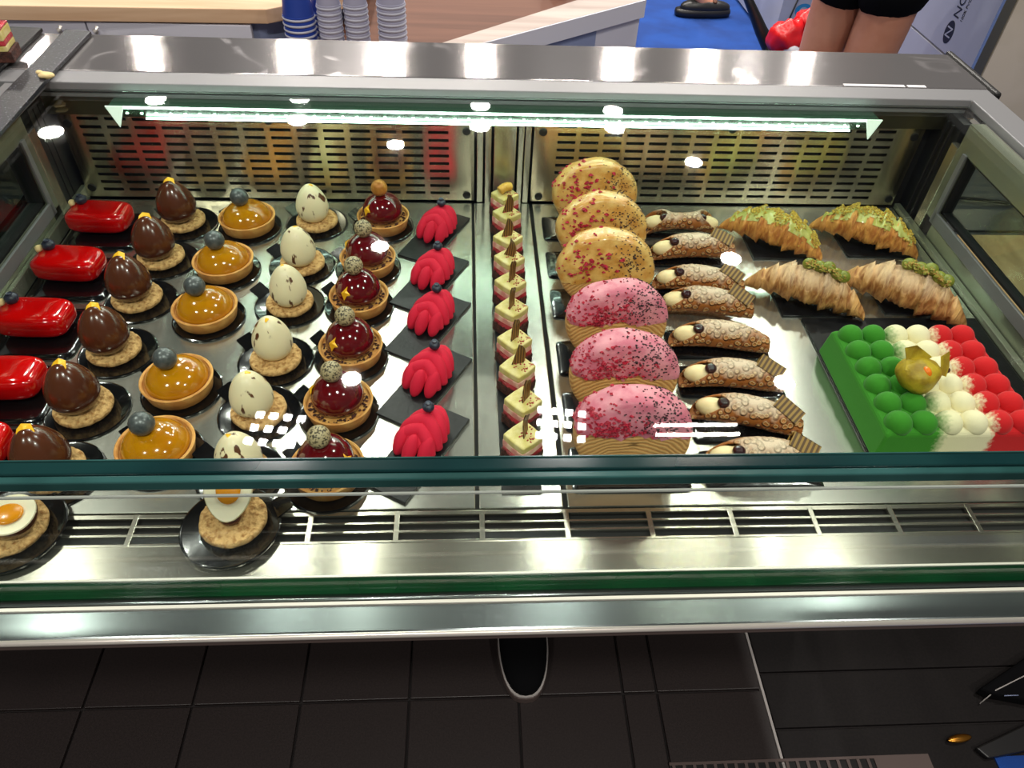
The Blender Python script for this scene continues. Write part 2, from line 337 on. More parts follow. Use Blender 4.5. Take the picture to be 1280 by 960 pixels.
M('cup_blue', (28, 60, 150), .5); M('cup_white', (158, 158, 180), .55); M('cup_rim', (180, 182, 196), .5)
M('film_white', (150, 152, 166), .28, c2=(162, 164, 178), ns=3); M('film_ink', (16, 16, 20), .5); M('film_blue_ink', (40, 120, 170), .5)
M('beige_panel', (214, 202, 186), .55, c2=(204, 192, 174), ns=6)
M('skin', (190, 132, 106), .55, sss=.15, c2=(180, 120, 94), ns=12)
M('black_cloth', (11, 11, 13), .95, spec=.1, bump=.2, bs=300); M('black_leather', (20, 19, 20), .4); M('red_plastic', (214, 18, 24), .35)
M('yellow_tag', (236, 196, 20), .5); M('white_tag', (222, 222, 228), .5); M('shoe_white', (170, 164, 160), .6); M('shoe_sole', (84, 70, 66), .7)
M('brass', (190, 130, 50), .3, 1); M('paper_white', (226, 224, 226), .6); M('sticker', (196, 194, 182), .6)
M('cake_crumb', (232, 208, 150), .8, bump=.8, bs=200); M('smear', (228, 214, 170), .8)
M('ceiling_dark', (60, 60, 64), .9); M('plinth', (30, 29, 30), .5)

# ------------------------------------------------------------ setting
floor = struct(MB().box(-2.4, 3.2, -1.6, 6.2, -.87, -.828).build('floor', 'grout'))
def tile(x0, x1, y0, y1, mat='tile', z=-.82, name='tile', g=.0025):
    return MB().box(x0+g, x1-g, y0+g, y1-g, -.83, z).build(name, mat, floor, bevel=.0012)
xs = [-2.02+.2125*i for i in range(11)]; xs = [x for x in xs if x < .2]+[.313, .382, .60]
xs = [-1.60, -1.387, -1.175, -.962, -.75, -.541, -.331, -.118, .10, .313, .382, .60]  # tiles below the rail: floor mirrored in the case front, modelled solid
for i in range(len(xs)-1):
    for (a, b_) in ((-.23, .19), (.19, .612), (.612, 1.03)): tile(xs[i], xs[i+1], a, b_)
for (a, b_) in ((.425, .533), (.533, .646), (.646, .76), (.76, 1.03)): tile(.604, 1.25, a, b_, 'tile_dark')
o = MB().box(.5985, .6035, .40, 1.03, -.83, -.8185).build('seam_strip', 'shoe_white', floor)
g = thing('floor_grate', 'narrow dark metal slatted grate let into the tiled floor at the bottom edge', 'grate', (.62, .448, -.8195))
MB().box(-.24, .27, -.03, .0285, -.0005, .001).build('tray', 'dark_void', g)
MB().box(-.24, .16, .024, .029, .0, .004).box(.16, .27, -.03, .029, 0, .004).build('grate_frame', 'shoe_sole', g)
for i in range(20): MB().box(-.235+i*.02, -.229+i*.02, -.03, .024, .001, .0035).build('slat', 'shoe_sole', g)
struct(MB().box(1.02, 1.6, -.2, .468, -.828, -.8165).build('trim_1', 'blue_carpet'))
carpet = MB().box(-2.4, 3.2, 1.1, 6.2, -.828, -.818).build('carpet', 'blue_carpet'); struct(carpet)
struct(MB().box(-3.6, 4.0, -1.8, 7.4, CEIL+.06, CEIL+.12).build('ceiling', 'ceiling_dark'))

# ------------------------------------------------------------ ceiling lights
for i, (x, y, r, pw, t) in enumerate(LAMPS):
    g = thing('ceiling_spot', 'round warm ceiling spotlight high above the counters', 'ceiling light', (x, y, CEIL), 0, 'round ceiling spots')
    MB().lathe([(r*1.15, .002), (r*1.15, .06)], 24).build('housing', 'lamp_housing', g, True, ang=40)
    ld = bpy.data.lights.new('spot_lamp', 'AREA'); ld.shape = 'DISK'; ld.size = 2*r; ld.energy = pw; ld.color = TINT[t]
    lo = bpy.data.objects.new('bulb', ld); COL.objects.link(lo); lo.parent = g; lo.location = (0, 0, -.004)
for (x, y, pw) in PANELS:
    g = thing('led_floodlight', 'square ceiling floodlight with a grid of white LED squares', 'ceiling light', (x, y, CEIL), radians(-8), 'LED grid floodlights')
    MB().box(-.14, .14, -.15, .15, .003, .06).build('housing', 'lamp_housing', g)
    for a in range(4):
        for b_ in range(3):
            ld = bpy.data.lights.new('led_cell', 'AREA'); ld.shape = 'SQUARE'; ld.size = .035; ld.energy = pw/12; ld.color = (1, .97, .92)
            lo = bpy.data.objects.new('led_cell', ld); COL.objects.link(lo); lo.parent = g; lo.location = (-.0975+a*.065, -.08+b_*.08, -.003)
g = thing('tube_light', 'twin tube light under the ceiling', 'ceiling light', (1.08, 2.29, CEIL))
MB().box(-.24, .24, -.06, .06, .003, .06).build('housing', 'lamp_housing', g)
for dy in (-.03, .03):
    ld = bpy.data.lights.new('tube', 'AREA'); ld.shape = 'RECTANGLE'; ld.size = .40; ld.size_y = .014; ld.energy = 8; ld.color = (1, .93, .80)
    lo = bpy.data.objects.new('tube', ld); COL.objects.link(lo); lo.parent = g; lo.location = (0, dy, -.003)

# ------------------------------------------------------------ display case
case = thing('display_case', 'long refrigerated stainless steel display case with a glass top and perforated back panels', 'display case')
XL, XR, YB, H = -.628, .762, 1.12, .19
MB().box(-1.3, .80, .405, 1.278, -.11, -.021).build('underbody', 'plinth', case)
MB().box(-1.25, .80, .92, 1.278, -.81, -.112).build('plinth', 'plinth', case)
MB().box(-1.3, .80, .44, 1.118, -.020, -.0045).build('deck', 'dark_void', case)
# front rail
MB().box(-1.3, .838, .343, .372, -.0115, 0).build('front_rail', 'rail_steel', case, bevel=.002)
MB().tube([(-1.3, .3425, -.004), (.838, .3425, -.004)], .0035, 10).build('rail_nosing', 'bright_edge', case, True)
MB().lathe([(.030, .0002), (.030, .0006)], 32, (-.575, .357, 0)).build('sticker', 'sticker', case)
MB().box(-1.3, .838, .3425, .3455, -.018, -.006).build('rail_lip', 'shoe_sole', case)  # brown tone paints the floor's reflection on the lip
MB().box(-1.3, .838, .372, .3755, -.0115, .0015).build('rail_edge', 'bright_edge', case)
MB().box(-1.3, .838, .3755, .384, -.0115, -.003).build('gasket', 'black_rubber', case)
MB().tube([(-1.3, .3795, -.001), (.838, .3795, -.001)], .0016, 8).build('gasket_bead', 'rail_steel', case, True)
MB().box(-1.3, .838, .384, .402, -.0115, .0015).build('glass_foot', 'glass_edge_green', case)
MB().box(-1.3, .838, .402, .4045, -.0115, .003).build('sill_edge', 'bright_edge', case)
MB().box(-1.3, .838, .4045, .443, -.0115, 0).build('front_sill', ST, case)
# ventilation grille along the front
gm = MB(); GX0 = -.447; pit = .0925; y0, y1 = .443, .482
bars = [(.443, .4465), (.4555, .4585), (.4665, .4695), (.478, .4835)]
for a, b_ in bars: gm.box(GX0-pit*2, .80, a, b_, -.003, .0005)
for i in range(-2, 14): gm.box(GX0+i*pit-.003, GX0+i*pit+.003, .443, .4835, -.0033, .0008)
gm.box(-1.3, GX0-pit*2, .443, .4835, -.003, .0005)
gm.build('vent_grille', ST, case, bevel=.0006)
# back: perforated panels, real slots
def panel(x0, x1, cols, name='back_panel'):
    mb = MB(); yF, yK = YB, YB+.0025
    zc = [.0175+.01345*i for i in range(10)]; hs = .0026
    zs = [0.004]; 
    for z in zc: zs += [z-hs, z+hs]
    zs += [.147]; xx = [x0]
    for a, b_ in cols: xx += [a, b_]
    xx += [x1]
    for i in range(len(xx)-1):
        for j in range(len(zs)-1):
            hole = (i % 2 == 1) and (j % 2 == 1)
            if not hole: 
                a, b_, c, d = xx[i], xx[i+1], zs[j], zs[j+1]
                mb.add([(a, yF, c), (b_, yF, c), (b_, yF, d), (a, yF, d)], [(0, 1, 2, 3)])
            else:
                a, b_, c, d = xx[i], xx[i+1], zs[j], zs[j+1]
                mb.add([(a, yF, c), (b_, yF, c), (b_, yF, d), (a, yF, d), (a, yK, c), (b_, yK, c), (b_, yK, d), (a, yK, d)], [(0, 1, 5, 4), (1, 2, 6, 5), (2, 3, 7, 6), (3, 0, 4, 7)])
    mb.add([(x0, yF, .004), (x0, yF, .147), (x0, YB+.012, .147), (x0, YB+.012, .004)], [(0, 1, 2, 3)])
    mb.add([(x1, yF, .004), (x1, yF, .147), (x1, YB+.012, .147), (x1, YB+.012, .004)], [(0, 1, 2, 3)])
    return mb.build(name, 'panel_steel', case)
panel(-.623, .012, [(-.595+.0411*i, -.595+.0411*i+.032) for i in range(14)])
panel(.108, .748, [(.146+.0375*i, .146+.0375*i+.0295) for i in range(15)])
MB().box(-.662, .789, 1.1385, 1.15, -.01, .186).build('back_wall', 'dark_void', case)
for (x, z) in [(-.611, .130), (-.613, .020), (-.307, .140), (0, .128), (0, .014), (.122, .129), (.122, .013), (.428, .139), (.734, .131), (.737, .016)]:
    p = MB().lathe([(.0068, 0), (.0062, .002), (.003, .0026)], 20).build('plug', 'black_rubber', case, True, ang=40); p.rotation_euler = (pi/2, 0, 0); p.location = (x, YB-.0002, z)
MB().box(.030, .040, 1.116, 1.135, 0, .165).box(.044, .080, 1.118, 1.138, 0, .165).box(.083, .092, 1.116, 1.135, 0, .165).box(.094, .104, 1.119, 1.138, 0, .165).box(.0165, .027, 1.12, 1.138, 0, .165).build('divider_post', ST, case, bevel=.001)
MB().box(-.66, .79, 1.114, 1.138, .1475, .176).build('fascia', 'fascia_steel', case)
MB().box(-.66, .79, 1.108, 1.14, .178, .184).box(-.66, .79, 1.112, 1.14, .184, .190).build('fascia_lip', 'frame_grey', case)
# top frame and counter
fr = MB(); fr.prism([(-1.3, 1.103), (.79, 1.103), (.79, .3), (.836, .3), (.836, 1.144), (-1.3, 1.144)], .188, .2015)
fr.build('top_frame', 'frame_grey', case, bevel=.0015)
MB().box(-1.3, .838, 1.1455, 1.288, .150, .2015).build('counter_top', 'counter_steel', case, bevel=.002)
MB().box(-1.3, .838, 1.152, 1.279, .1, .15).box(-1.3, .838, 1.28, 1.29, -.82, .15).build('counter_body', 'frame_grey', case)
MB().box(.839, .851, 1.125, 1.30, .15, .204).build('end_cap', 'black_rubber', case, bevel=.004)
MB().box(.60, .70, 1.146, 1.1535, .2015, .2023).box(.705, .735, 1.146, 1.1535, .2015, .2023).build('label_strip', 'paper_white', case)
# glass: double top pane, front pane, green edges
MB().box(-1.3, .789, .4028, 1.103, .1875, .1915).build('glass_top', 'clear_glass', case)
MB().box(-1.3, .838, .385, .401, .0018, .178).build('glass_front', 'clear_glass', case)
MB().box(-1.3, .838, .388, .4010, .1785, .1915).build('glass_edge', 'glass_edge_dark', case, bevel=.0015)
MB().box(-1.3, .838, .380, .3875, .1785, .1900).build('glass_edge', 'glass_edge_light', case, bevel=.0015)
MB().box(-1.3, .838, .4014, .4026, .1885, .1918).build('edge_reflection', 'glass_edge_light', case)  # thin strip standing in for a reflection above the glass edge
MB().box(-1.3, .838, .382, .384, .166, .168).build('edge_reflection', 'glass_glint', case)  # pale strip standing in for a reflection below the glass edge
# right side wall with window
def side_wall(x0, x1, sgn):
    a = MB(); xin = x0 if sgn > 0 else x1
    a.box(x0, x1, .40, 1.02, -.01, .034); a.box(x0, x1, .40, 1.045, .150, .190); a.box(x0, x1, 1.018, 1.045, .034, .150)
    a.build('side_wall', 'side_steel', case)
    b2 = MB(); xi = x0-.004 if sgn > 0 else x1; b2.box(xi, xi+.004, .40, 1.020, .032, .052); b2.box(xi, xi+.004, 1.016, 1.026, .032, .152); b2.build('window_trim', 'frame_grey', case, bevel=.001)
    b3 = MB(); b3.box(x0+.003, x1-.003, .40, 1.018, .052, .056); b3.box(x0+.003, x1-.003, .40, 1.018, .146, .150); b3.box(x0+.003, x1-.003, 1.012, 1.018, .052, .15); b3.build('window_seal', 'black_rubber', case)
    MB().box((x0+x1)/2-.002, (x0+x1)/2+.002, .41, 1.014, .05, .15).build('side_window', 'side_glass', case)
    MB().box(x0-.001, x1+.001, 1.045, 1.066, -.004, .15).build('corner_post', ST, case, bevel=.001)
    MB().box(x0+.006, x1, 1.067, 1.136, -.004, .178).box(xin-.002, xin+.002, 1.080, 1.084, 0, .17).box(xin-.002, xin+.002, 1.096, 1.099, 0, .17).build('corner_recess', 'plinth', case)
side_wall(.764, .786, 1); side_wall(-.660, -.632, -1)
MB().box(-.6318, -.624, .47, 1.125, -.002, .022).build('tray_stop', 'side_steel', case, bevel=.001)
MB().box(.752, .7625, .47, 1.12, -.002, .008).build('tray_stop', 'side_steel', case, bevel=.001)
# frame piece between this bay and the next one on the left
MB().box(-.668, -.612, .405, 1.103, .1925, .199).build('bay_frame', 'frame_grey', case, bevel=.001)
MB().box(-1.3, -.70, .45, 1.12, -.004, .03).build('next_bay_floor', 'plinth', case)
# LED bar
led = MB(); x0, x1 = -.522, .640
led.prism([(0, 0), (1, 0), (0, 1)], 0, 0)
led = MB(); led.add([(x0, 1.078, .178), (x0, 1.112, .178), (x0, 1.104, .150), (x1, 1.078, .178), (x1, 1.112, .178), (x1, 1.104, .150)], [(0, 1, 2), (5, 4, 3), (0, 3, 4, 1), (1, 4, 5, 2), (2, 5, 3, 0)])
lb = led.build('led_bar', 'led_profile', case)
MB().box(x0+.006, x1-.006, 1.0752, 1.0776, .1762, .1784).build('led_tube', 'led_light', lb)
MB().box(x0+.04, x1-.03, 1.0995, 1.1020, .1485, .1508).build('led_tube', 'led_light', lb)
for xc, dx in ((x0-.002, .012), (x1-.024, .014)):
    MB().add([(xc, 1.0735, .1800), (xc+.026, 1.0735, .1800), (xc+dx, 1.0735, .1480), (xc, 1.0755, .1800), (xc+.026, 1.0755, .1800), (xc+dx, 1.0755, .1480)], [(0, 2, 1), (3, 4, 5), (0, 1, 4, 3), (1, 2, 5, 4), (2, 0, 3, 5)]).build('end_cap', 'led_cap', lb)
dots = MB(); k = x0+.02
while k < x1-.02:
    dots.box(k, k+.003, 1.084, 1.086, .1640, .1655); k += .021
dots.build('led_beads', 'led_light', lb)

# steel trays lying on the deck
t = tag(MB().box(-.621, .0085, .486, 1.118, -.004, 0).build('steel_tray', 'tray_steel', bevel=.0012), 'wide brushed steel tray under the eggs and tartlets on the left', 'tray', 'steel trays')
t = tag(MB().box(.0125, .1065, .486, 1.118, -.004, 0).build('steel_tray', 'tray_steel', bevel=.0012), 'narrow brushed steel tray under the row of layered cake squares', 'tray', 'steel trays')
t = tag(MB().box(.1115, .750, .486, 1.118, -.004, 0).build('steel_tray', 'tray_steel', bevel=.0012), 'brushed steel tray under the puff wheels, cannoli and croissants on the right', 'tray', 'steel trays')

# ------------------------------------------------------------ pastries
def disc_plate(r=.049, tabdir=2.55):
    mb = MB(); mb.lathe([(r*.93, 0), (r, .0008), (r, .0024), (r*.97, .003), (r*.93, .0022)], 44)
    c, s = cos(tabdir), sin(tabdir)
    R_ = Matrix.Rotation(tabdir, 3, 'Z')
    def T(p): q = R_ @ Vector(p); return (q.x, q.y, q.z)
    vs = [T((x, y, z+max(0, (x-r*.9))*.55)) for z in (.0008, .0032) for y in (-.011, .011) for x in (r*.9, r+.012)]
    mb.add(vs, [(0, 2, 3, 1), (4, 5, 7, 6), (0, 1, 5, 4), (2, 6, 7, 3), (0, 4, 6, 2), (1, 3, 7, 5)])
    return mb.build('round_plate', 'black_gloss', smooth=True, ang=35)
plate0 = disc_plate(); plate_used = [False]
def put_plate(x, y, label, group, z=0.0, rz=0, s=1):
    o = plate0 if not plate_used[0] else plate0.copy()
    if plate_used[0]: COL.objects.link(o)
    plate_used[0] = True
    o.location = (x, y, z); o.rotation_euler = (0, 0, rz); o.scale = (s, s, 1)
    o['label'] = label; o['category'] = 'plate'; o['group'] = group
    return o
def egg_prof(h, w, zb, n=18, cut=.16, q=.26):
    pr = []
    for i in range(n+1):
        t = cut+(1-cut)*i/n; th = pi*t; z = zb+h*(1-cos(th))/2; r = w/2*sin(th)*(1+q*cos(th))*.97; pr.append((max(r, .0006), z))
    return pr
def biscuit(par, r=.034, h=.009, z=.0032):
    f = lambda p: (p[0]*(1+.035*nz(p[0], p[1], p[2], 90)), p[1]*(1+.035*nz(p[0]+3, p[1], p[2], 90)), p[2]+(.0022*nz(p[0], p[1], 1, 190)+.0012*nz(p[0], p[1], 4, 420)) * (1 if p[2] > .006 else .2))
    prof = [(r*.9, z), (r*.99, z+.002), (r, z+h*.6), (r*.97, z+h*.85)]+[(r*q/20, z+h*(1-.10*(q/20)**6)) for q in range(19, 0, -1)]+[(.0004, z+h)]
    return MB().lathe(prof, 80, fn=f).build('biscuit', 'biscuit', par, True)
def leaf(par, pts, name='gold_leaf', push=None):
    mb = MB(); n = len(pts); c = Vector((0, 0, 0))
    for p in pts: c += Vector(p)/n
    if push: c = c+push
    vs = [c+Vector((0, 0, .0015))]+[Vector(p) for p in pts]+[Vector(p)-Vector((0, 0, .0009)) for p in pts]+[c]
    fs = [(0, 1+i, 1+(i+1) % n) for i in range(n)]+[(1+n+i, 1+n+(i+1) % n, 1+(i+1) % n, 1+i) for i in range(n)]+[(2*n+1, 1+n+(i+1) % n, 1+n+i) for i in range(n)]
    return mb.add(vs, fs).build(name, 'gold_leaf', par)

# chocolate eggs
BY = [1.045, .947, .849, .742, .638, .540]; BX = [-.451, -.458, -.463, -.460, -.462, -.460]
for i in range(6):
    put_plate(BX[i]+.004, BY[i]-.002, 'round glossy black plate under the chocolate egg, %s from the back panel' % ORD[i], 'plates under the chocolate eggs', rz=random.uniform(-.1, .1))
    if i == 0:
        choc = thing('chocolate_egg', '', 'dessert', (0, 0, 0)); biscuit(choc)
        b_ = MB().lathe(egg_prof(.069, .059, .008), 40, (-.003, -.001, 0)).build('egg', 'milk_choc', choc, True)
        leaf(choc, [(-.013, -.007, .0712), (-.006, -.010, .0706), (.003, -.009, .0712), (.006, -.003, .0745), (.003, .005, .0785), (-.006, .007, .0795), (-.011, .003, .0765)])
        e = choc
    else: e = dup(choc)
    e.location = (BX[i], BY[i], 0); e.rotation_euler[2] = [0, .2, -.15, .1, -.1, .3][i]
    e['label'] = 'shiny dark chocolate egg with gold leaf on a round biscuit, %s from the back panel' % ORD[i]; e['group'] = 'chocolate eggs'
# caramel tartlets
def tart_shell(par, r, h=.019, z=.0035):
    prof = [(r*.86, z), (r*.90, z+.001), (r*.985, z+h*.9), (r, z+h), (r*.97, z+h+.0012), (r*.92, z+h), (r*.90, z+h*.75), (r*.4, z+h*.7), (.0005, z+h*.7)]
    return MB().lathe(prof, 56, fn=lambda p: (p[0], p[1], p[2]+.0004*nz(p[0], p[1], 0, 200))).build('tart_shell', 'tart_shell', par, True, ang=50)
CX = [-.347, -.358, -.358, -.358, -.353]; CY = [1.037, .921, .812, .672, .565]
for i in range(5):
    put_plate(CX[i]+.002, CY[i]-.002, 'round glossy black plate under the caramel tartlet, %s from the back panel' % ORD[i], 'plates under the caramel tartlets', rz=random.uniform(-.1, .1))
    if i == 0:
        tart = thing('caramel_tartlet', '', 'dessert'); tart_shell(tart, .0435)
        prof = [(.0375, .019), (.0372, .022), (.034, .029), (.028, .036), (.020, .041), (.011, .0438), (.004, .0448), (.0005, .045)]
        MB().lathe(prof, 48).build('caramel_dome', 'caramel', tart, True)
        MB().ell((-.004, -.002, .0565), (.0138, .0138, .0138), 28, 16).build('grey_ball', 'grey_ball', tart, True)
        e = tart
    else: e = dup(tart)
    e.location = (CX[i], CY[i], 0); e.rotation_euler[2] = [0, .3, -.2, .1, -.4][i]
    e['label'] = 'caramel domed tartlet topped with a grey ball, %s from the back panel' % ORD[i]; e['group'] = 'caramel tartlets'
# ivory eggs
DX = [-.241, -.247, -.250, -.249, -.253, -.255]; DY = [1.048, .933, .839, .723, .630, .534]
for i in range(6):
    put_plate(DX[i]-.001, DY[i], 'round glossy black plate under the ivory egg, %s from the back panel' % ORD[i], 'plates under the ivory eggs', rz=random.uniform(-.1, .1))
    if i == 0:
        ive = thing('ivory_egg', '', 'dessert'); biscuit(ive, .033)
        MB().lathe(egg_prof(.064, .0505, .008), 40, (-.004, 0, 0)).build('egg', 'ivory_choc', ive, True)
        leaf(ive, [(-.008, -.003, .0700), (-.002, -.005, .0700), (.003, -.001, .0708), (-.001, .003, .0716), (-.006, .002, .0716)])
        e = ive
    else: e = dup(ive)
    e.location = (DX[i], DY[i], 0); e.rotation_euler[2] = [0, 1.2, 2.2, -1.4, .6, 2.9][i]
    e['label'] = 'ivory egg flecked with brown on a round biscuit, %s from the back panel' % ORD[i]; e['group'] = 'ivory eggs'
# maroon domes
EX = [-.134, -.148, -.152, -.152, -.156, -.157]; EY = [1.043, .930, .839, .733, .632, .532]
for i in range(6):
    put_plate(EX[i]-.001, EY[i]-.002, 'round glossy black plate under the maroon dome tartlet, %s from the back panel' % ORD[i], 'plates under the maroon tartlets', rz=random.uniform(-.1, .1))
    e = thing('maroon_tartlet', 'maroon glazed dome tartlet with a %s ball on top, %s from the back panel' % ('golden' if i == 0 else 'speckled', ORD[i]), 'dessert', (EX[i], EY[i], 0), [0, .1, -.2, .2, -.1, .1][i], 'maroon dome tartlets')
    if i == 0:
        a1 = tart_shell(e, .0415); 
        prof = [(.026, .017), (.0305, .024), (.0318, .030), (.0300, .040), (.0255, .048), (.0190, .0545), (.0115, .0585), (.004, .0605), (.0005, .061)]
        a2 = MB().lathe(prof, 48).build('glazed_dome', 'maroon_glaze', e, True)
        pts = [(random.uniform(.029, .036)*cos(t), random.uniform(.029, .036)*sin(t), .0185) for t in [random.uniform(0, 2*pi) for _ in range(150)]]
        a3 = MB().bits(pts, .001, .0022).build('crumb_ring', 'crumb_dark', e); a3['kind'] = 'stuff'
        b1 = MB().ell((-.002, -.001, .071), (.0128, .0128, .0128), 28, 16).build('speckled_ball', 'gold_ball', e, True); b1.name = 'golden_ball'
        b2m = MB().ell((-.002, -.001, .071), (.0128, .0128, .0128), 28, 16)
        sp = MB(); 
        for k in range(16):
            pp = []
        # gold leaf fragment wrapped on the dome's left flank
        def on_dome(az, el, rr=.0326): return (rr*cos(el)*cos(az), rr*cos(el)*sin(az), .0290+rr*sin(el))
        gl = leaf(e, [on_dome(3.9+dx*.24, .45+dz*.26, .0331) for dx, dz in ((-1, -.2), (-.2, -1.2), (.3, -.3), (1, -.1), (.2, .5), (.1, 1.2), (-.5, .4))], push=Vector((-.0014, -.0014, .001)))
    else:
        for a in (a1, a2, a3):
            c = a.copy(); COL.objects.link(c); c.parent = e
        if i == 1: bs = b2m.build('speckled_ball', 'speckled_ball', e, True)
        else:
            c = bs.copy(); COL.objects.link(c); c.parent = e; c.rotation_euler[2] = i
            c.rotation_euler[2] = 0
        c = gl.copy(); COL.objects.link(c); c.parent = e; c.rotation_euler[2] = [0, 5.4, .55, 0, -.55, 1.9][i]; c.scale = (1, 1, 1)
# red glazed loaves on square plates
AX = [-.566, -.568, -.568, -.561, -.557]; AY = [1.025, .903, .783, .669, .561]
pl0 = None
for i in range(5):
    if i == 0:
        mb = MB(); mb.ell((0, 0, .0025), (.054, .051, .0025), 40, 6, .25, .22); pl0 = mb.build('square_plate', 'black_gloss', smooth=True, ang=60); o = pl0
        loaf = thing('red_loaf_cake', '', 'dessert')
        def lf(p):
            k = p.x/.047; z = p.z
            w = 1-.10*k*k*(1 if p.x > 0 else .5)
            top = max(0, z)*(.30*(1-k*k))*-.25
            return (p.x, p.y*w, z+top)
        MB().ell((0, 0, .023), (.0465, .029, .018), 48, 22, .55, .40, fn=lf).build('glazed_loaf', 'red_glaze', loaf, True)
        b1 = MB().ell((-.026, .010, .0455), (.0088, .0088, .0075), 20, 12).build('blueberry', 'blueberry', loaf, True)
        MB().lathe([(.0042, 0), (.0038, .0014), (.0022, .0002)], 10, (-.026, .010, .0523), fn=lambda p: (p[0], p[1], p[2]+.0006*sin(5*math.atan2(p[1], p[0])))).build('calyx', 'blueberry', b1)
        MB().ell((-.038, .004, .0425), (.0045, .006, .0055), 12, 8, fn=lambda p: (p[0], p[1], p[2]+.002*nz(p[0], p[1], p[2], 300))).build('fruit_piece', 'cake_crumb', loaf, True)
        e = loaf
    else:
        e = dup(loaf); o = pl0.copy(); COL.objects.link(o)
    o.location = (AX[i]+.004, AY[i]-.006, 0); tag(o, 'square glossy black plate under the red loaf cake, %s from the back panel' % ORD[i], 'plate', 'plates under the red loaf cakes')
    e.location = (AX[i], AY[i], .003); e.rotation_euler[2] = [-.05, -.08, -.04, 0, .05][i]
    e['label'] = 'glossy red glazed loaf cake with a blueberry, %s from the back panel' % ORD[i]; e['group'] = 'red loaf cakes'
# velvet ribbed cakes on slanted slates
FX = [-.048, -.051, -.050, -.050, -.054]; FY = [1.018, .898, .797, .680, .572]
ang = radians(60)
for i in range(5):
    if i == 0:
        sl = MB().box(-.072, .072, -.0275, .0275, 0, .0035).build('slate_board', 'slate', bevel=.0008); o = sl
        vel = thing('velvet_cake', '', 'dessert')
        mb = MB(); mb.ell((.004, 0, .013), (.034, .022, .014), 24, 12, .8)
        for s0, w, hh, rr_ in ((.031, .0185, .019, .0085), (.0195, .0215, .0245, .0095), (.0065, .0225, .0265, .0098), (-.0065, .0215, .0235, .0090)):     # nested lobes bent round the body
            path = [(s0-.015*abs(cos(pi*q/20))**1.3, w*cos(pi*q/20), .007+(hh-.007)*sin(pi*q/20)) for q in range(21)]
            mb.tube(path, [rr_*(.62+.38*sin(pi*min(max(q/20, .08), .92))) for q in range(21)], 14)
        for y_, x_, z_ in ((-.0165, -.0235, .0125), (.0165, -.0235, .0125), (0, -.0305, .0135)):
            mb.ell((x_, y_, z_), (.0185, .0086, .0092), 18, 14, rot=Matrix.Rotation(radians(-48), 3, 'Y'))
        mb.build('velvet_ribs', 'velvet_pink', vel, True)
        b1 = MB().ell((.016, .003, .0405), (.0072, .0072, .0060), 20, 12).build('blueberry', 'blueberry', vel, True)
        MB().lathe([(.0036, 0), (.0036, .0014), (.0018, .0003)], 10, (.016, .003, .0462)).build('calyx', 'blueberry', b1)
        e = vel
    else:
        e = dup(vel); o = sl.copy(); COL.objects.link(o)
    rz = ang+[.06, .04, .02, 0, 0][i]
    o.location = (FX[i]-.003, FY[i]-.004, .0002+.0004*(i % 2)); o.rotation_euler = (0, radians(.0), rz)
    tag(o, 'slanted rectangular slate under the ribbed raspberry cake, %s from the back panel' % ORD[i], 'plate', 'slanted slates')
    e.location = (FX[i]+.003, FY[i]+.012, .0035); e.rotation_euler[2] = rz
    e['label'] = 'raspberry red velvet ribbed cake with a blueberry, %s from the back panel' % ORD[i]; e['group'] = 'raspberry velvet cakes'
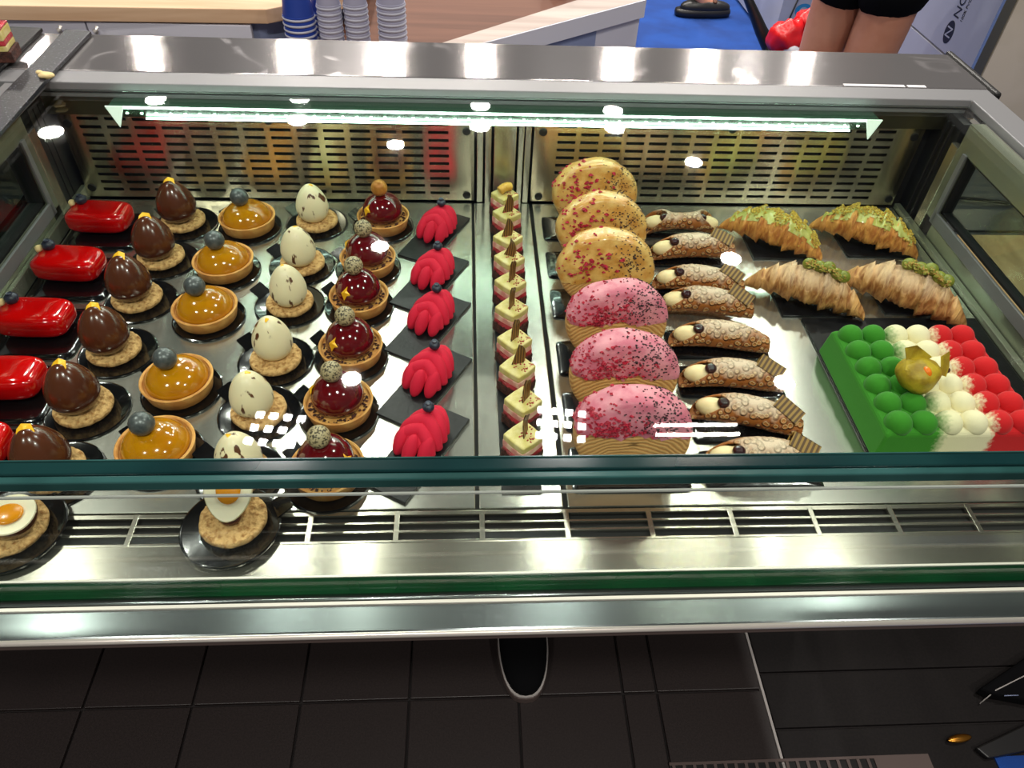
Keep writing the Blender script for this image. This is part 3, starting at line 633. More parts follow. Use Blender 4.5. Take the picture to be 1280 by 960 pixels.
# layered cake squares on a long slate
tag(MB().box(.038, .0835, .505, 1.105, 0, .0035).build('long_slate', 'slate', bevel=.001), 'long narrow black slate strip under the row of layered cake squares', 'plate')
GX = [.062, .063, .062, .062, .061, .060, .061, .062, .066, .063]; GY = [1.078, 1.022, .955, .902, .844, .786, .722, .670, .612, .556]
for i in range(10):
    if i == 0:
        sq = thing('cake_square', '', 'cake'); q = .0165
        rg = lambda z: [((q+.0015*nz(z, k, 0, 9))*a, (q+.0015*nz(z, 0, k, 9))*b_) for k, (a, b_) in enumerate(((-1, -1), (0, -1.06), (1, -1), (1.05, 0), (1, 1), (0, 1.05), (-1, 1), (-1.06, 0)))]
        mb = MB(); mb.prism([(x*1.06, y*1.06) for x, y in rg(0)], .0035, .018)
        mb.bits([(random.choice((-1, 1))*q*1.08 if random.random() < .5 else random.uniform(-q, q), 0, random.uniform(.006, .016)) for _ in range(0)], .001, .002)
        pts = []
        for _ in range(90):
            a = random.uniform(-q, q); s_ = random.choice((-1, 1))*q*1.08; pts.append((a, s_, random.uniform(.004, .019)) if random.random() < .5 else (s_, a, random.uniform(.004, .019)))
        mb.bits(pts, .001, .0026); mb.build('chocolate_sponge', 'crumb_dark', sq)
        MB().prism([(x*1.01, y*1.01) for x, y in rg(.5)], .018, .0245).build('berry_layer', 'berry_layer', sq)
        MB().prism(rg(1), .0245, .0335).build('pink_layer', 'pink_cream', sq, bevel=.001)
        MB().prism(rg(1.5), .0335, .0435).build('cream_top', 'yellow_cream', sq, bevel=.0018)
        sp = MB().bits([(random.uniform(-.4, 1)*q*.9, random.uniform(-1, .4)*q*.9, .0438) for _ in range(26)], .0006, .0016).build('topping_bits', 'berry_bits', sq); sp['kind'] = 'stuff'
        # curled chocolate shard standing on the top
        mb = MB(); n = 9; vs = []
        for k in range(n):
            u = k/(n-1); zz = .0435+.030*u; wd = .0078*(1-.72*u**1.8); ox = .004*sin(u*2.4)
            for sgn in (-1, 1):
                for th in (-.0006, .0006): vs.append((ox+sgn*wd, .003*sin(u*3)+th+sgn*.0015*cos(u*3), zz))
        fs = []
        for k in range(n-1):
            b0 = 4*k; c0 = 4*k+4
            fs += [(b0, b0+2, c0+2, c0), (b0+1, c0+1, c0+3, b0+3), (b0, c0, c0+1, b0+1), (b0+2, b0+3, c0+3, c0+2)]
        fs += [(4*n-4, 4*n-2, 4*n-1, 4*n-3)]
        shard = mb.add(vs, fs).build('chocolate_shard', 'curl_stripes', None, True, ang=50)
        mb = MB(); path = [(-.011+.022*k/12, .0, .051+.003*sin(k/12*pi)) for k in range(13)]
        mb.tube(path, [.0062+.0012*(k % 2) for k in range(13)], 14)
        curl = mb.build('ribbed_curl', 'striped_curl', sq, True, ang=60)
        e = sq; base = [c for c in sq.children if c is not curl]
    else:
        e = thing('cake_square', '', 'cake')
        for b_ in base: c = b_.copy(); COL.objects.link(c); c.parent = e
        c = shard if i == 1 else shard.copy()
        if i > 1: COL.objects.link(c)
        c.parent = e; c.rotation_euler[2] = random.uniform(-1, 1)-.6; c.location = (random.uniform(-.003, .003), random.uniform(-.003, .003), 0)
    e.location = (GX[i], GY[i], 0); e.rotation_euler[2] = radians(42+random.uniform(-5, 5)); e['group'] = 'layered cake squares'
    e['label'] = ('layered cream cake square with a ribbed yellow curl, nearest the back panel' if i == 0 else 'layered berry and cream cake square with a brown chocolate shard, %s from the back panel' % ORD[i])
# big round puff wheels
def wheel(kind):
    par = thing('puff_wheel', '', 'pastry'); R0, TH = .0655, .036
    na, nr = 72, 22
    prof = []
    for k in range(nr+1):          # half profile: face centre -> rim -> back centre, (r, y)
        t = k/nr
        if t < .36: r = R0*.90*(t/.36); y = -TH/2-.003*cos(r/R0*pi/2)
        elif t < .64:
            a = (t-.36)/.28*pi; r = R0*.90+R0*.10*sin(a)**.7; y = -TH/2*cos(a)
        else: r = R0*.90*((1-t)/.36); y = TH/2+.002
        prof.append((max(r, .0004), y))
    sd = random.random()*50
    def pos(k, j, off=0):
        r, y = prof[k]; a = 2*pi*j/na
        w = 1+.025*noise.noise(Vector((cos(a)*1.2+sd, sin(a)*1.2, 0))); r2 = (r+off*(1 if .3 < k/nr < .7 else 0))*w
        sp_ = .0009*sin(r/R0*44+a) if k/nr < .40 else .0007*sin(y/TH*60)*(1 if k/nr < .7 else 0)
        return Vector((r2*cos(a), y-(off if k/nr < .4 else (-off if k/nr > .6 else off*(-cos((k/nr-.36)/.28*pi)))*-1 if False else (off if k/nr < .40 else 0))-sp_, R0*.97+r2*sin(a)*.97))
    mb = MB(); vs = [pos(k, j) for k in range(nr+1) for j in range(na)]
    fs = [(k*na+j, k*na+(j+1) % na, (k+1)*na+(j+1) % na, (k+1)*na+j) for k in range(nr) for j in range(na)]
    mb.add(vs, fs+[tuple(range(na))[::-1], tuple(nr*na+j for j in range(na))])
    mb.build('puff_pastry', 'puff_pastry', par, True)
    lvl = R0*(1.10 if kind == 'pink' else .72)
    def bound(x): return lvl+.008*noise.noise(Vector((x*38+sd, 2, 0)))+.003*noise.noise(Vector((x*140, sd, 0)))
    ic = MB(); vi = []; keep = []
    for k in range(nr+1):
        for j in range(na):
            p0 = pos(k, j); d = p0.z-bound(p0.x); s_ = min(max(d/.009, 0), 1); th = .0022*s_*s_*(3-2*s_)
            nrm = Vector((p0.x*.8, 0, p0.z-R0)).normalized() if k/nr > .36 else Vector((0, -1, .15))
            if k/nr >= .36 and k/nr <= .5: nrm = (nrm+Vector((0, -1, 0))*(1-(k/nr-.36)/.14)).normalized()
            q = p0+nrm*(th+0.0006+.0026*s_*noise.noise(p0*45+Vector((sd, 0, 0)))); vi.append(q); keep.append(d > -.001)
    fi = [f for f in fs if all(keep[i] for i in f) and f[2]//na <= int(nr*.66)]
    ic.add(vi, fi); io = ic.build('icing', kind+'_icing', par, True)
    cand_l = []; cand_r = []
    for f in fi:
        c = [Vector(vi[i]) for i in f]
        n_ = ((Vector(vi[f[1]])-Vector(vi[f[0]])).cross(Vector(vi[f[2]])-Vector(vi[f[1]]))).length
        cand_l.append((c, n_))
    def pick(n, cx, sx, cz, sz):
        out = []; tr = 0
        while len(out) < n and tr < 20000:
            tr += 1; c4, a_ = random.choice(cand_l); u, v = random.random(), random.random(); c = (c4[0]*(1-u)+c4[1]*u)*(1-v)+(c4[3]*(1-u)+c4[2]*u)*v
            w = math.exp(-((c.x-cx)/sx)**2-((c.z-cz)/sz)**2)*min(1, a_/2.2e-5)
            if random.random() < w: out.append(c+Vector((0, -.0004, .0003)))
        return out
    if kind == 'pink': a = pick(250, -.030, .032, .088, .024); b_ = pick(290, .028, .030, .106, .024); sz = .0031
    else: a = pick(95, -.030, .030, .085, .034); b_ = pick(190, .034, .026, .095, .028); sz = .0046
    o = MB().bits(a, .0010, sz).build('berry_sprinkles', 'berry_bits', par); o['kind'] = 'stuff'
    o = MB().bits(b_, .0008, .0017).build('chocolate_sprinkles', 'choc_bits', par); o['kind'] = 'stuff'
    return par
HX = [.203, .201, .194, .193, .187, .182]; HY = [1.038, .938, .842, .726, .628, .536]
wp = MB().ell((0, 0, .0018), (.069, .034, .0018), 40, 4, .2, .14).build('oblong_plate', 'black_gloss', smooth=True, ang=60)
for i in range(6):
    w = wheel('yellow' if i < 3 else 'pink')
    w.location = (HX[i], HY[i], .0052); w.rotation_euler = (radians(-7), 0, radians([4, 2, 0, 3, -2, -3][i]))
    w.scale = (1, 1, .89)
    w['group'] = 'standing puff wheels'
    w['label'] = ('upright round puff pastry wheel with yellow glaze and sprinkles, %s from the back panel' % ORD[i]) if i < 3 else ('upright round puff pastry wheel with pink icing, %s from the glass front' % ORD[5-i])
    o = wp if i == 0 else wp.copy()
    if i: COL.objects.link(o)
    o.location = (.193-.001*i, HY[i]+.002, 0); tag(o, 'oblong glossy black plate under the puff wheel, %s from the back panel' % ORD[i], 'plate', 'plates under the puff wheels')
# cannoli
def cannolo(double=False, tab=True):
    par = thing('cannolo', '', 'pastry'); L_ = .066; ns, nc = 44, 36; vs = []; sd = random.random()*9
    def ax(s): return Vector((L_*s, -.008*s*s-.002, .0225-.006*s*s*(1 if not double else 0)))
    def rad(s):
        if double: return .0135+.0065*abs(s)**1.5
        return .0195*(1-.42*abs(s)**2.6) if s > 0 else .0195*(1-.22*abs(s)**2.5)
    for i in range(ns+1):
        s = -1+2*i/ns
        for k in range(nc):
            t = 2*pi*k/nc; up = (1+sin(t-.15))/2
            s2 = s
            if s < -.2: s2 = s+(.60*up**1.5)*((-.2-s)/.8)
            if double and s > .2: s2 = s-(.60*((1+sin(t-.15))/2)**1.5)*((s-.2)/.8)
            r = rad(s); r *= 1+.05*nz(s2*4, cos(t), sin(t)+sd, 3)+.02*nz(s2*30, cos(t)*5, sin(t)*5, 1)
            a = ax(s2); vs.append((a.x, a.y+r*cos(t), a.z+r*sin(t)*.95))
    fs = [(i*nc+k, i*nc+(k+1) % nc, (i+1)*nc+(k+1) % nc, (i+1)*nc+k) for i in range(ns) for k in range(nc)]
    if not double: fs.append(tuple(ns*nc+k for k in range(nc)))
    sh = MB().add(vs, fs).build('shell', 'cannoli_crust', par, True)
    sm = sh.modifiers.new('thickness', 'SOLIDIFY'); sm.thickness = .0022; sm.offset = -1
    for sgn in ((-1, 1) if double else (-1,)):
        a = ax(sgn*.58); MB().ell((a.x+sgn*-.0005, a.y-.001, a.z-.002), (.0235, rad(.6)*.80, rad(.6)*.72), 22, 14, fn=lambda p: (p[0], p[1]+.001*nz(p[0], p[1], p[2], 150), p[2]+.0012*nz(p[0], 0, p[2], 120))).build('cream_filling', 'cream_filling', par, True)
        a = ax(sgn*.40); MB().ell((a.x-(.004 if sgn < 0 else -.004), a.y-.006, a.z+rad(.5)*.64), (.0080, .0072, .0070), 20, 12).build('cherry', 'black_cherry', par, True)
    if tab:
        a = ax(.78); mb = MB(); w_, d_, h_ = .017, .010, .0075
        mb.box(-w_, w_, -d_, d_, h_-.001, h_); mb.box(-w_, w_, -d_, -d_+.001, -h_, h_); mb.box(-w_, w_, d_-.001, d_, -h_, h_); mb.box(-w_, w_, -d_, d_, -h_, -h_+.001)
        o = mb.build('gold_striped_wafer', 'gold_striped_choc', par); o.location = (a.x-.006, a.y+.006, a.z+.013); o.rotation_euler = (radians(18), radians(16), radians(-28))
    return par
CNX = [.347, .349, .342, .341, .342, .340, .342, .340]; CNY = [1.030, .962, .878, .826, .752, .676, .610, .542]
rzs = [0, 2, -9, -9, -8, -6, -16, -2]; tabs = [0, 1, 1, 1, 0, 1, 1, 1]
cp = MB().ell((0, 0, .0018), (.069, .031, .0018), 40, 4, .2, .12).build('oblong_plate', 'black_gloss', smooth=True, ang=60)
cp.name = 'oblong_plate'
for i in range(8):
    w = cannolo(i == 0, bool(tabs[i])); w.location = (CNX[i], CNY[i], .0035); w.rotation_euler[2] = radians(rzs[i]); w['group'] = 'cannoli'
    w['label'] = 'sugar dusted cannolo open at both ends with two cherries, nearest the back panel' if i == 0 else 'blistered crisp cannolo filled with cream and a dark cherry, %s from the back panel' % ORD[i]
for i, y in enumerate([1.045, .965, .868, .755, .682, .605, .535]):
    o = cp if i == 0 else cp.copy()
    if i: COL.objects.link(o)
    o.location = (.344, y, 0); o.scale = (1, .95, 1); tag(o, 'oblong glossy black plate under the cannoli, %s from the back panel' % ORD[i], 'plate', 'plates under the cannoli')
# croissants
def croissant(kind, L_=.088, R=.031):
    par = thing('croissant', '', 'pastry'); ns, nc = 90, 40; vs = []; sd = random.random()*20
    segs = [-.95, -.74, -.52, -.25, .22, .48, .70, .9]
    def ridge(s):
        v = 0
        for j in range(len(segs)-1):
            if segs[j] <= s < segs[j+1]: u = (s-segs[j])/(segs[j+1]-segs[j]); u = u if s < 0 else 1-u; v = u**1.2
        return v
    def axc(s): return Vector((L_*s, -.010*s*s, 0))
    def surf(s, t, off=0):
        s2 = s+.06*sin(t*1.0+.7)*(1-abs(s))
        r = R*(max(0, 1-abs(s)**1.75))**.85*(.74+.32*ridge(s2)+.02*sin(s2*75+3*sin(t*2))*(1-abs(s)))+.0042
        r *= 1+.06*noise.noise(Vector((s*6+sd, cos(t)*1.5, sin(t)*1.5)))
        r += .0012*noise.noise(Vector((s*60+sd, cos(t)*5, sin(t)*5)))+off
        a = axc(s); zc = R*.80*(max(0, 1-abs(s)**2.2))**.7+.006
        return Vector((a.x, a.y+r*cos(t), max(.0005, zc+r*sin(t)*.88)))
    for i in range(ns+1):
        for k in range(nc): vs.append(surf(-1+2*i/ns, 2*pi*k/nc))
    fs = [(i*nc+k, i*nc+(k+1) % nc, (i+1)*nc+(k+1) % nc, (i+1)*nc+k) for i in range(ns) for k in range(nc)]
    fs += [tuple(range(nc))[::-1], tuple(ns*nc+k for k in range(nc))]
    MB().add(vs, fs).build('crust', 'sugared_croissant' if kind == 'cream' else 'croissant_crust', par, True)
    if kind == 'glaze':
        n1, n2 = 70, 26; gv = []; ok = []
        for i in range(n1+1):
            for k in range(n2+1):
                s = -.82+1.62*i/n1; t = -.25+2.7*k/n2
                d = .80-abs(t-1.15)/1.6+.55*noise.noise(Vector((s*7+sd, t*1.3, 1)))
                gv.append(surf(s, t, .0008+.0018*min(max(d*2, 0), 1))); ok.append(d > 0)
        gf = []
        for i in range(n1):
            for k in range(n2):
                f = (i*(n2+1)+k, i*(n2+1)+k+1, (i+1)*(n2+1)+k+1, (i+1)*(n2+1)+k)
                if all(ok[q] for q in f): gf.append(f)
        MB().add(gv, gf).build('pistachio_glaze', 'pistachio_glaze', par, True)
        pts = []
        while len(pts) < 620:
            s = random.uniform(-.8, .85); t = random.gauss(1.35, .5)
            if noise.noise(Vector((s*4+sd, t, 5))) > -.12: pts.append(surf(s, t, .003))
        o = MB().bits(pts, .0012, .0030).build('nut_crumbs', 'pistachio_bits', par); o['kind'] = 'stuff'
    else:
        for j, s in enumerate((-.10, .06, .20, .34, .46) if kind == 'cream' else ()):
            p = surf(s, 1.45, 0); MB().ell((p.x, p.y, p.z+.004), (.0095, .0088, .0088), 18, 12).build('cream_dollop', 'pistachio_cream', par, True)
        pts = []
        for _ in range(170):
            s = random.uniform(-.16, .5); t = random.gauss(1.75, .12); p = surf(s, t, 0); pts.append((p.x, p.y+.002, p.z+.010+random.uniform(-.002, .002)))
        o = MB().bits(pts, .0011, .0028).build('nut_crumbs', 'pistachio_bits_brown', par); o['kind'] = 'stuff'
    return par
CR = [('glaze', .492, .998, -33, 'pistachio glazed croissant strewn with nuts, beside the cannoli', .96), ('glaze', .648, 1.004, -30, 'pistachio glazed croissant strewn with nuts, in the back right corner', .98),
      ('cream', .497, .850, -27, 'sugar dusted croissant with pistachio cream dollops, beside the cannoli', 1.0), ('cream', .640, .842, -35, 'sugar dusted croissant with pistachio cream dollops, by the right side wall', 1.08)]
for k, x, y, a, lb_, sc in CR:
    w = croissant(k); w.location = (x, y, .004); w.rotation_euler[2] = radians(a); w['label'] = lb_; w['group'] = 'croissants'; w.scale = (sc, sc, sc)
o0 = MB().box(-.055, .055, -.04, .04, 0, .0035).build('slate_board', 'slate', bevel=.001)
for i, (x, y, lb_) in enumerate([(.510, .998, 'rectangular slate under the glazed croissant beside the cannoli'), (.667, 1.005, 'rectangular slate under the glazed croissant in the back right corner'),
                                 (.513, .855, 'rectangular slate under the sugared croissant beside the cannoli'), (.670, .862, 'rectangular slate under the sugared croissant by the right wall')]):
    o = o0 if i == 0 else o0.copy()
    if i: COL.objects.link(o)
    o.location = (x, y, 0); tag(o, lb_, 'plate', 'slates under the croissants')
# three-colour bubble cake
tag(MB().box(.484, .745, .556, .8105, 0, .004).build('large_slate', 'slate', bevel=.001), 'large square slate under the green, white and red cake', 'plate')
fc = thing('bubble_cake', 'large square velvet cake in green, white and red bands with rows of domes', 'cake', (.584, .642, .004))
def tp(p):
    return p
mb = MB(); x0, x1, y0, y1 = -.098, .098, -.094, .094; hh = .040
mb.add([(x0-.003, y0-.003, 0), (x1+.003, y0-.003, 0), (x1+.003, y1+.003, 0), (x0-.003, y1+.003, 0), (x0+.001, y0+.001, hh), (x1-.001, y0+.001, hh), (x1-.001, y1-.001, hh), (x0+.001, y1-.001, hh),
        (x0+.006, y0+.006, hh+.004), (x1-.006, y0+.006, hh+.004), (x1-.006, y1-.006, hh+.004), (x0+.006, y1-.006, hh+.004)],
       [(3, 2, 1, 0), (0, 1, 5, 4), (1, 2, 6, 5), (2, 3, 7, 6), (3, 0, 4, 7), (4, 5, 9, 8), (5, 6, 10, 9), (6, 7, 11, 10), (7, 4, 8, 11), (8, 9, 10, 11)])
mb.build('cake_base', 'flag_velvet', fc, bevel=.003)
for a in range(6):
    for b_ in range(6):
        cx, cy = -.0790+.0305*a+.001*sin(b_*3), -.0775+.0310*b_
        MB().ell((cx, cy, .0435), (.0158, .0158, .0160), 26, 14, fn=lambda p: (p[0], p[1], max(p[2], -.004))).build('dome', 'flag_velvet', fc, True)
# physalis on the cake
ph = thing('physalis', 'dried physalis with papery golden husk lying on the velvet cake', 'fruit', (.546, .620, .072), radians(20)); ph.scale = (1.15, 1.12, 1.05)
MB().ell((-.002, 0, .004), (.024, .019, .018), 40, 20, fn=lambda p: (p[0]+.003*nz(p[1], p[2], 2, 60), p[1]*(1+.12*abs(cos(2.5*math.atan2(p[2], p[1]))))*(1-.25*p[0]/.024), p[2]*(1+.12*abs(cos(2.5*math.atan2(p[2], p[1]))))*(1-.25*p[0]/.024)+.002*nz(p[0], p[1], 1, 80))).build('husk', 'physalis_husk', ph, True)
MB().ell((-.009, -.0085, .0155), (.0050, .0070, .0085), 20, 12).build('berry', 'physalis_fruit', ph, True)
pts_ = [[(-.018, .008, .016), (-.020, .018, .034), (-.010, .014, .038), (.000, .010, .030), (.012, .006, .020), (.004, .004, .018)], [(.018, -.010, .004), (.024, .004, .018), (.037, .006, .020), (.034, -.004, .006), (.028, -.010, -.002)], [(-.026, .002, .016), (-.018, .012, .022), (-.008, .0, .024), (-.016, -.010, .020)]]
for pp in pts_:
    mb = MB(); n = len(pp); mb.add([Vector(p) for p in pp]+[Vector(p)+Vector((0, .0006, -.0006)) for p in pp], [tuple(range(n)), tuple(range(n, 2*n))[::-1]]+[(i, i+n, (i+1) % n+n, (i+1) % n) for i in range(n)])
    mb.build('husk_petal', 'physalis_husk', ph)
MB().tube([(.026, 0, 0), (.033, -.002, -.001), (.038, -.003, -.002)], [.003, .004, .003], 8).build('stalk', 'crumb_dark', ph, True)
# opened eggs at the front
def open_egg(par, shell_mat, rx, ry, rz, loc):
    grp = MB(); n, sgm = 16, 20; vs = []
    pr = egg_prof(.058, .050, -.028, 20, .0, .2)
    for r, z in pr:
        for k in range(sgm+1):
            a = pi+pi*k/sgm; vs.append((r*cos(a), r*sin(a), z))
    w = sgm+1; fs = [(i*w+k, i*w+k+1, (i+1)*w+k+1, (i+1)*w+k) for i in range(len(pr)-1) for k in range(sgm)]
    ny = Vector(rx).normalized(); tz = Vector(ry); tz = (tz-ny*tz.dot(ny)).normalized(); xx = ny.cross(tz)
    R_ = Matrix((xx, ny, tz)).transposed()
    T = lambda p: tuple(R_ @ Vector(p)+Vector(loc))
    o = MB().add([T(v) for v in vs], fs).build('egg_shell', shell_mat, par, True)
    rim = [(r*.995, 0, z) for r, z in pr]+[(-r*.995, 0, z) for r, z in pr[::-1]]
    m2 = MB().add([T((x*.96, .0010, z*.97)) for x, y, z in rim]+[T((x, -.001, z)) for x, y, z in rim], [tuple(range(len(rim)))]+[(i, i+len(rim), (i+1) % len(rim)+len(rim), (i+1) % len(rim)) for i in range(len(rim))]).build('egg_white', 'egg_white', par, True, ang=60)
    c = R_ @ Vector((.001, .0025, -.003))+Vector(loc)
    MB().ell(c, (.0125, .0035, .0145), 26, 12, rot=R_).build('yolk', 'yolk', par, True)
put_plate(-.250, .462, 'round black plate overhanging the front grille, under the opened white egg', 'plates of the opened eggs', z=.0055, rz=-2.1, s=1.06)
e = thing('opened_white_egg', 'opened white egg showing an orange yolk on a round biscuit, over the front grille', 'dessert', (-.247, .467, .006), 0, 'opened eggs')
biscuit(e, .035); open_egg(e, 'ivory_choc', (.05, -.62, .78), (0, -.8, -.6), 0, (0, .008, .042))
MB().ell((0, -.004, .016), (.011, .010, .006), 18, 8).build('ganache', 'milk_choc', e, True)
put_plate(-.474, .462, 'round black plate in the front left corner, under the opened chocolate egg', 'plates of the opened eggs', z=.006, rz=.3, s=1.12)
e = thing('opened_chocolate_egg', 'opened chocolate egg with white filling and yolk in the front left corner', 'dessert', (-.472, .462, .006), 0, 'opened eggs')
biscuit(e, .037); open_egg(e, 'milk_choc', (.05, -.05, 1), (-1, -.15, -.1), 0, (.008, -.004, .033))
MB().ell((-.018, -.014, .026), (.014, .008, .012), 20, 12, fn=lambda p: (p[0], p[1], p[2]+.002*nz(p[0], p[1], p[2], 150))).build('white_smear', 'egg_white', e, True)

# slates and slice on top of the glass at the left
def slab(poly, z0, z1, name, mat): return MB().prism(poly, z0, z1).build(name, mat, bevel=.0008)
tag(slab([(-.646, 1.286), (-.604, 1.280), (-.604, 1.13), (-.597, .90), (-.640, .90)], .203, .209, 'serving_slate', 'sugared_slate'), 'long dark slate with sugar specks lying empty across the counter top', 'slate')
tag(slab([(-.735, 1.292), (-.684, 1.290), (-.682, 1.08), (-.745, 1.08)], .203, .209, 'serving_slate', 'slate'), 'dark slate under the berry cake slice in the top left corner', 'slate')
e = thing('berry_cake_slice', 'tall cake slice with berry layers and yellow cream in the top left corner', 'cake', (-.698, 1.165, .209), radians(8))
for nm, mt, z0, z1 in (('dark_sponge', 'crumb_dark', 0, .016), ('yellow_layer', 'yellow_cream', .016, .024), ('berry_layer', 'berry_layer', .024, .031), ('yellow_layer', 'yellow_cream', .031, .044), ('berry_topping', 'berry_layer', .044, .047)):
    mb = MB(); 
    w = .028 if z0 == 0 else .025
    mb.prism([(-w+random.uniform(-.002, .002), -.02), (w, -.021), (w*.98, 0), (w, .02), (-w, .02)], z0, z1); mb.build(nm, mt, e, bevel=.0015)
o = MB().bits([(random.uniform(-.02, .02), random.uniform(-.015, .015), .047+random.uniform(0, .004)) for _ in range(40)], .002, .005).build('topping_bits', 'berry_layer', e); o['kind'] = 'stuff'
tag(MB().ell((0, 0, .0035), (.012, .0065, .0045), 20, 12, fn=lambda p: (p[0], p[1]+.002*nz(p[0], p[1], p[2], 120), p[2]+.002*nz(p[0], p[1], 3, 160))).build('cake_crumb', 'cake_crumb', smooth=True), 'pale yellow cake crumb on the slate edge over the glass', 'crumb', loc=(-.603, 1.100, .2088))
tag(MB().ell((0, 0, .0025), (.005, .004, .003), 12, 8).build('cake_crumb', 'cake_crumb', smooth=True), 'small white crumb beside the pale yellow one on the slate', 'crumb', loc=(-.618, 1.112, .2088))

# ------------------------------------------------------------ below the rail: mirrored shoe built solid, bag, buckle
sh = thing('mirrored_shoe', 'black slip-on shoe with a pale line round its sole, its mirror image in the case front built as a solid', 'shoe', (.1135, .597, -.82))  # reflection in the glossy case front, built as a solid shoe
def foot_outline(k=1.0, n=40):
    out = []
    for i in range(n):
        a = 2*pi*i/n; y = .135-.135*cos(a)
        w = .054*abs(sin(a))**.72*(1-.12*max(0, (y-.1)/.17))
        out.append((math.copysign(w, sin(a))*k, .135+(y-.135)*k))
    return out
MB().prism(foot_outline(1.0), .0, .022).build('sole', 'shoe_sole', sh, bevel=.003)
MB().prism(foot_outline(.985), .022, .0255).build('sole_line', 'shoe_white', sh)
MB().ell((0, .135, .024), (.050, .130, .045), 32, 16, .8, .85, fn=lambda p: (p[0], p[1], max(p[2], 0)*(.75+.45*(p[1]/.13+1)/2))).build('upper', 'black_cloth', sh, True)
bg = thing('dark_bag', 'black bag corner with a thin pale cord lying on the floor at the right edge', 'bag', (1.04, .59, -.8175))
MB().prism([(0, 0), (.16, .075), (.42, .10), (.42, .06), (.10, -.030), (.02, -.012)], 0, .03).build('bag_body', 'black_cloth', bg, bevel=.006)
MB().tube([(.0, -.022, .004), (.03, -.006, .031), (.08, .012, .032), (.2, .055, .032), (.4, .08, .032)], .0012, 6).build('cord', 'shoe_white', bg, True)
MB().tube([(.04, -.018, .031), (.07, -.018, .031)], .001, 6).build('thread', 'cabinet_blue', bg, True)
bk = thing('buckled_strap', 'black leather strap with an oval brass buckle on the floor at the bottom right', 'strap', (.955, .502, -.8175))
MB().prism([(.030, -.020), (.15, .02), (.30, .06), (.30, .01), (.12, -.030), (.045, -.040)], 0, .012).build('strap', 'black_leather', bk, bevel=.003)
MB().ell((.008, -.001, .008), (.026, .008, .004), 28, 8, rot=Matrix.Rotation(.12, 3, 'Z')).build('buckle', 'brass', bk, True)

# ------------------------------------------------------------ behind the case
ca = thing('back_cabinet', 'blue-white cupboard with a light wood worktop behind the case at left', 'cabinet', (0, 0, 0))
MB().prism([(-1.9, 1.817), (-1.037, 1.817), (-.459, 1.835), (-.25, 1.98), (-.25, 2.6), (-1.9, 2.6)], .030, .062).build('worktop', 'light_wood', ca, bevel=.002)
MB().prism([(-1.9, 1.85), (-.49, 1.865), (-.32, 2.0), (-.32, 2.55), (-1.9, 2.55)], -.80, .030).build('carcass', 'cabinet_blue', ca)
for (a, b_) in ((-1.75, -1.31), (-1.307, -.873), (-.869, -.50)):
    d = MB().box(a, b_, 1.832, 1.849, -.60, .026).build('cabinet_door', 'cabinet_white', ca, bevel=.001)
for hx in (-.925, -.845):
    MB().tube([(hx-.009, 1.826, .010), (hx+.004, 1.806, .013), (hx+.006, 1.812, .024)], [.004, .005, .004], 10).build('handle', 'bright_edge', ca, True)
cb = thing('service_counter', 'angled service counter with brown and pale wood top behind the case', 'counter', (0, 0, 0))
z0 = -.02
MB().prism([(-.47, 1.45), (-.10, 1.62), (.034, 1.879), (.504, 2.231), (.40, 2.75), (-.312, 2.75), (-.312, 1.98), (-.44, 1.84)], z0-.03, z0).build('top_board', 'brown_wood', cb)
MB().prism([(-.06, 1.70), (.034, 1.879), (.504, 2.231), (.43, 2.32), (-.12, 1.82)], z0, z0+.002).build('pale_border', 'pale_wood', cb)
MB().prism([(-.06, 1.695), (.036, 1.875), (.508, 2.228), (.504, 2.234), (.03, 1.883), (-.066, 1.70)], z0-.045, z0+.0015).build('edge_strip', 'cabinet_white', cb)
MB().prism([(-.40, 1.55), (-.12, 1.66), (.02, 1.89), (.155, 1.985), (.10, 2.7), (-.22, 2.7), (-.22, 1.95), (-.40, 1.8)], -.80, z0-.03).build('carcass', 'brown_wood', cb)
MB().prism([(.155, 1.985), (.27, 2.07), (.22, 2.7), (.10, 2.7)], -.80, z0-.03).build('carcass', 'plinth', cb)  # near-black block paints the shade of an open bay
MB().prism([(.21, 2.02), (.36, 2.133), (.33, 2.7), (.16, 2.7)], -.80, z0-.03).build('side_panel', 'cabinet_blue', cb)
MB().prism([(.36, 2.133), (.498, 2.236), (.40, 2.72), (.33, 2.7)], -.80, z0-.03).build('side_panel', 'cabinet_white', cb)
def cups(x, y, n, mat, lbl, r=.040, zt=.0, ring='cup_rim', top=True):
    # nested paper cups standing upside down; every cup is a thing of its own
    h = .085; step = .0125
    for i in range(n):
        last = (i == n-1)
        e = MB(); hh = h if last else step+.012; rt = r*.70 if last else r*.93
        e.lathe([(r, 0), (r*.985, .006), (r*.97, .008), (rt, hh)], 28, capb=False) if False else e.lathe([(r, 0), (r*.99, .008), (r*.96, .0085), (rt, hh)], 28)
        t = thing('paper_cup', lbl % ('topmost' if last else ('%s cup from the bottom' % ORD[min(i, 9)])), 'cup', (x, y, zt+i*step), 0, lbl % 'cups')
        e.build('cup_wall', mat, t, True, ang=40)
        MB().lathe([(r*1.0, 0), (r*1.035, .0015), (r*1.035, .0035), (r*.995, .005)], 28, capb=False, capt=False).build('cup_rim', ring, t, True)
zc = z0
cups(-.381, 1.812, 7, 'cup_blue', 'blue paper cup with white rim in the front blue stack, %s', .036, zc)
cups(-.336, 1.878, 6, 'cup_blue', 'blue paper cup of the rear blue stack, %s', .028, zc)
cups(-.310, 1.808, 9, 'cup_white', 'white paper cup in the stack beside the blue ones, %s', .0275, zc)
cups(-.251, 1.815, 9, 'cup_white', 'white paper cup in the middle white stack, %s', .0275, zc)
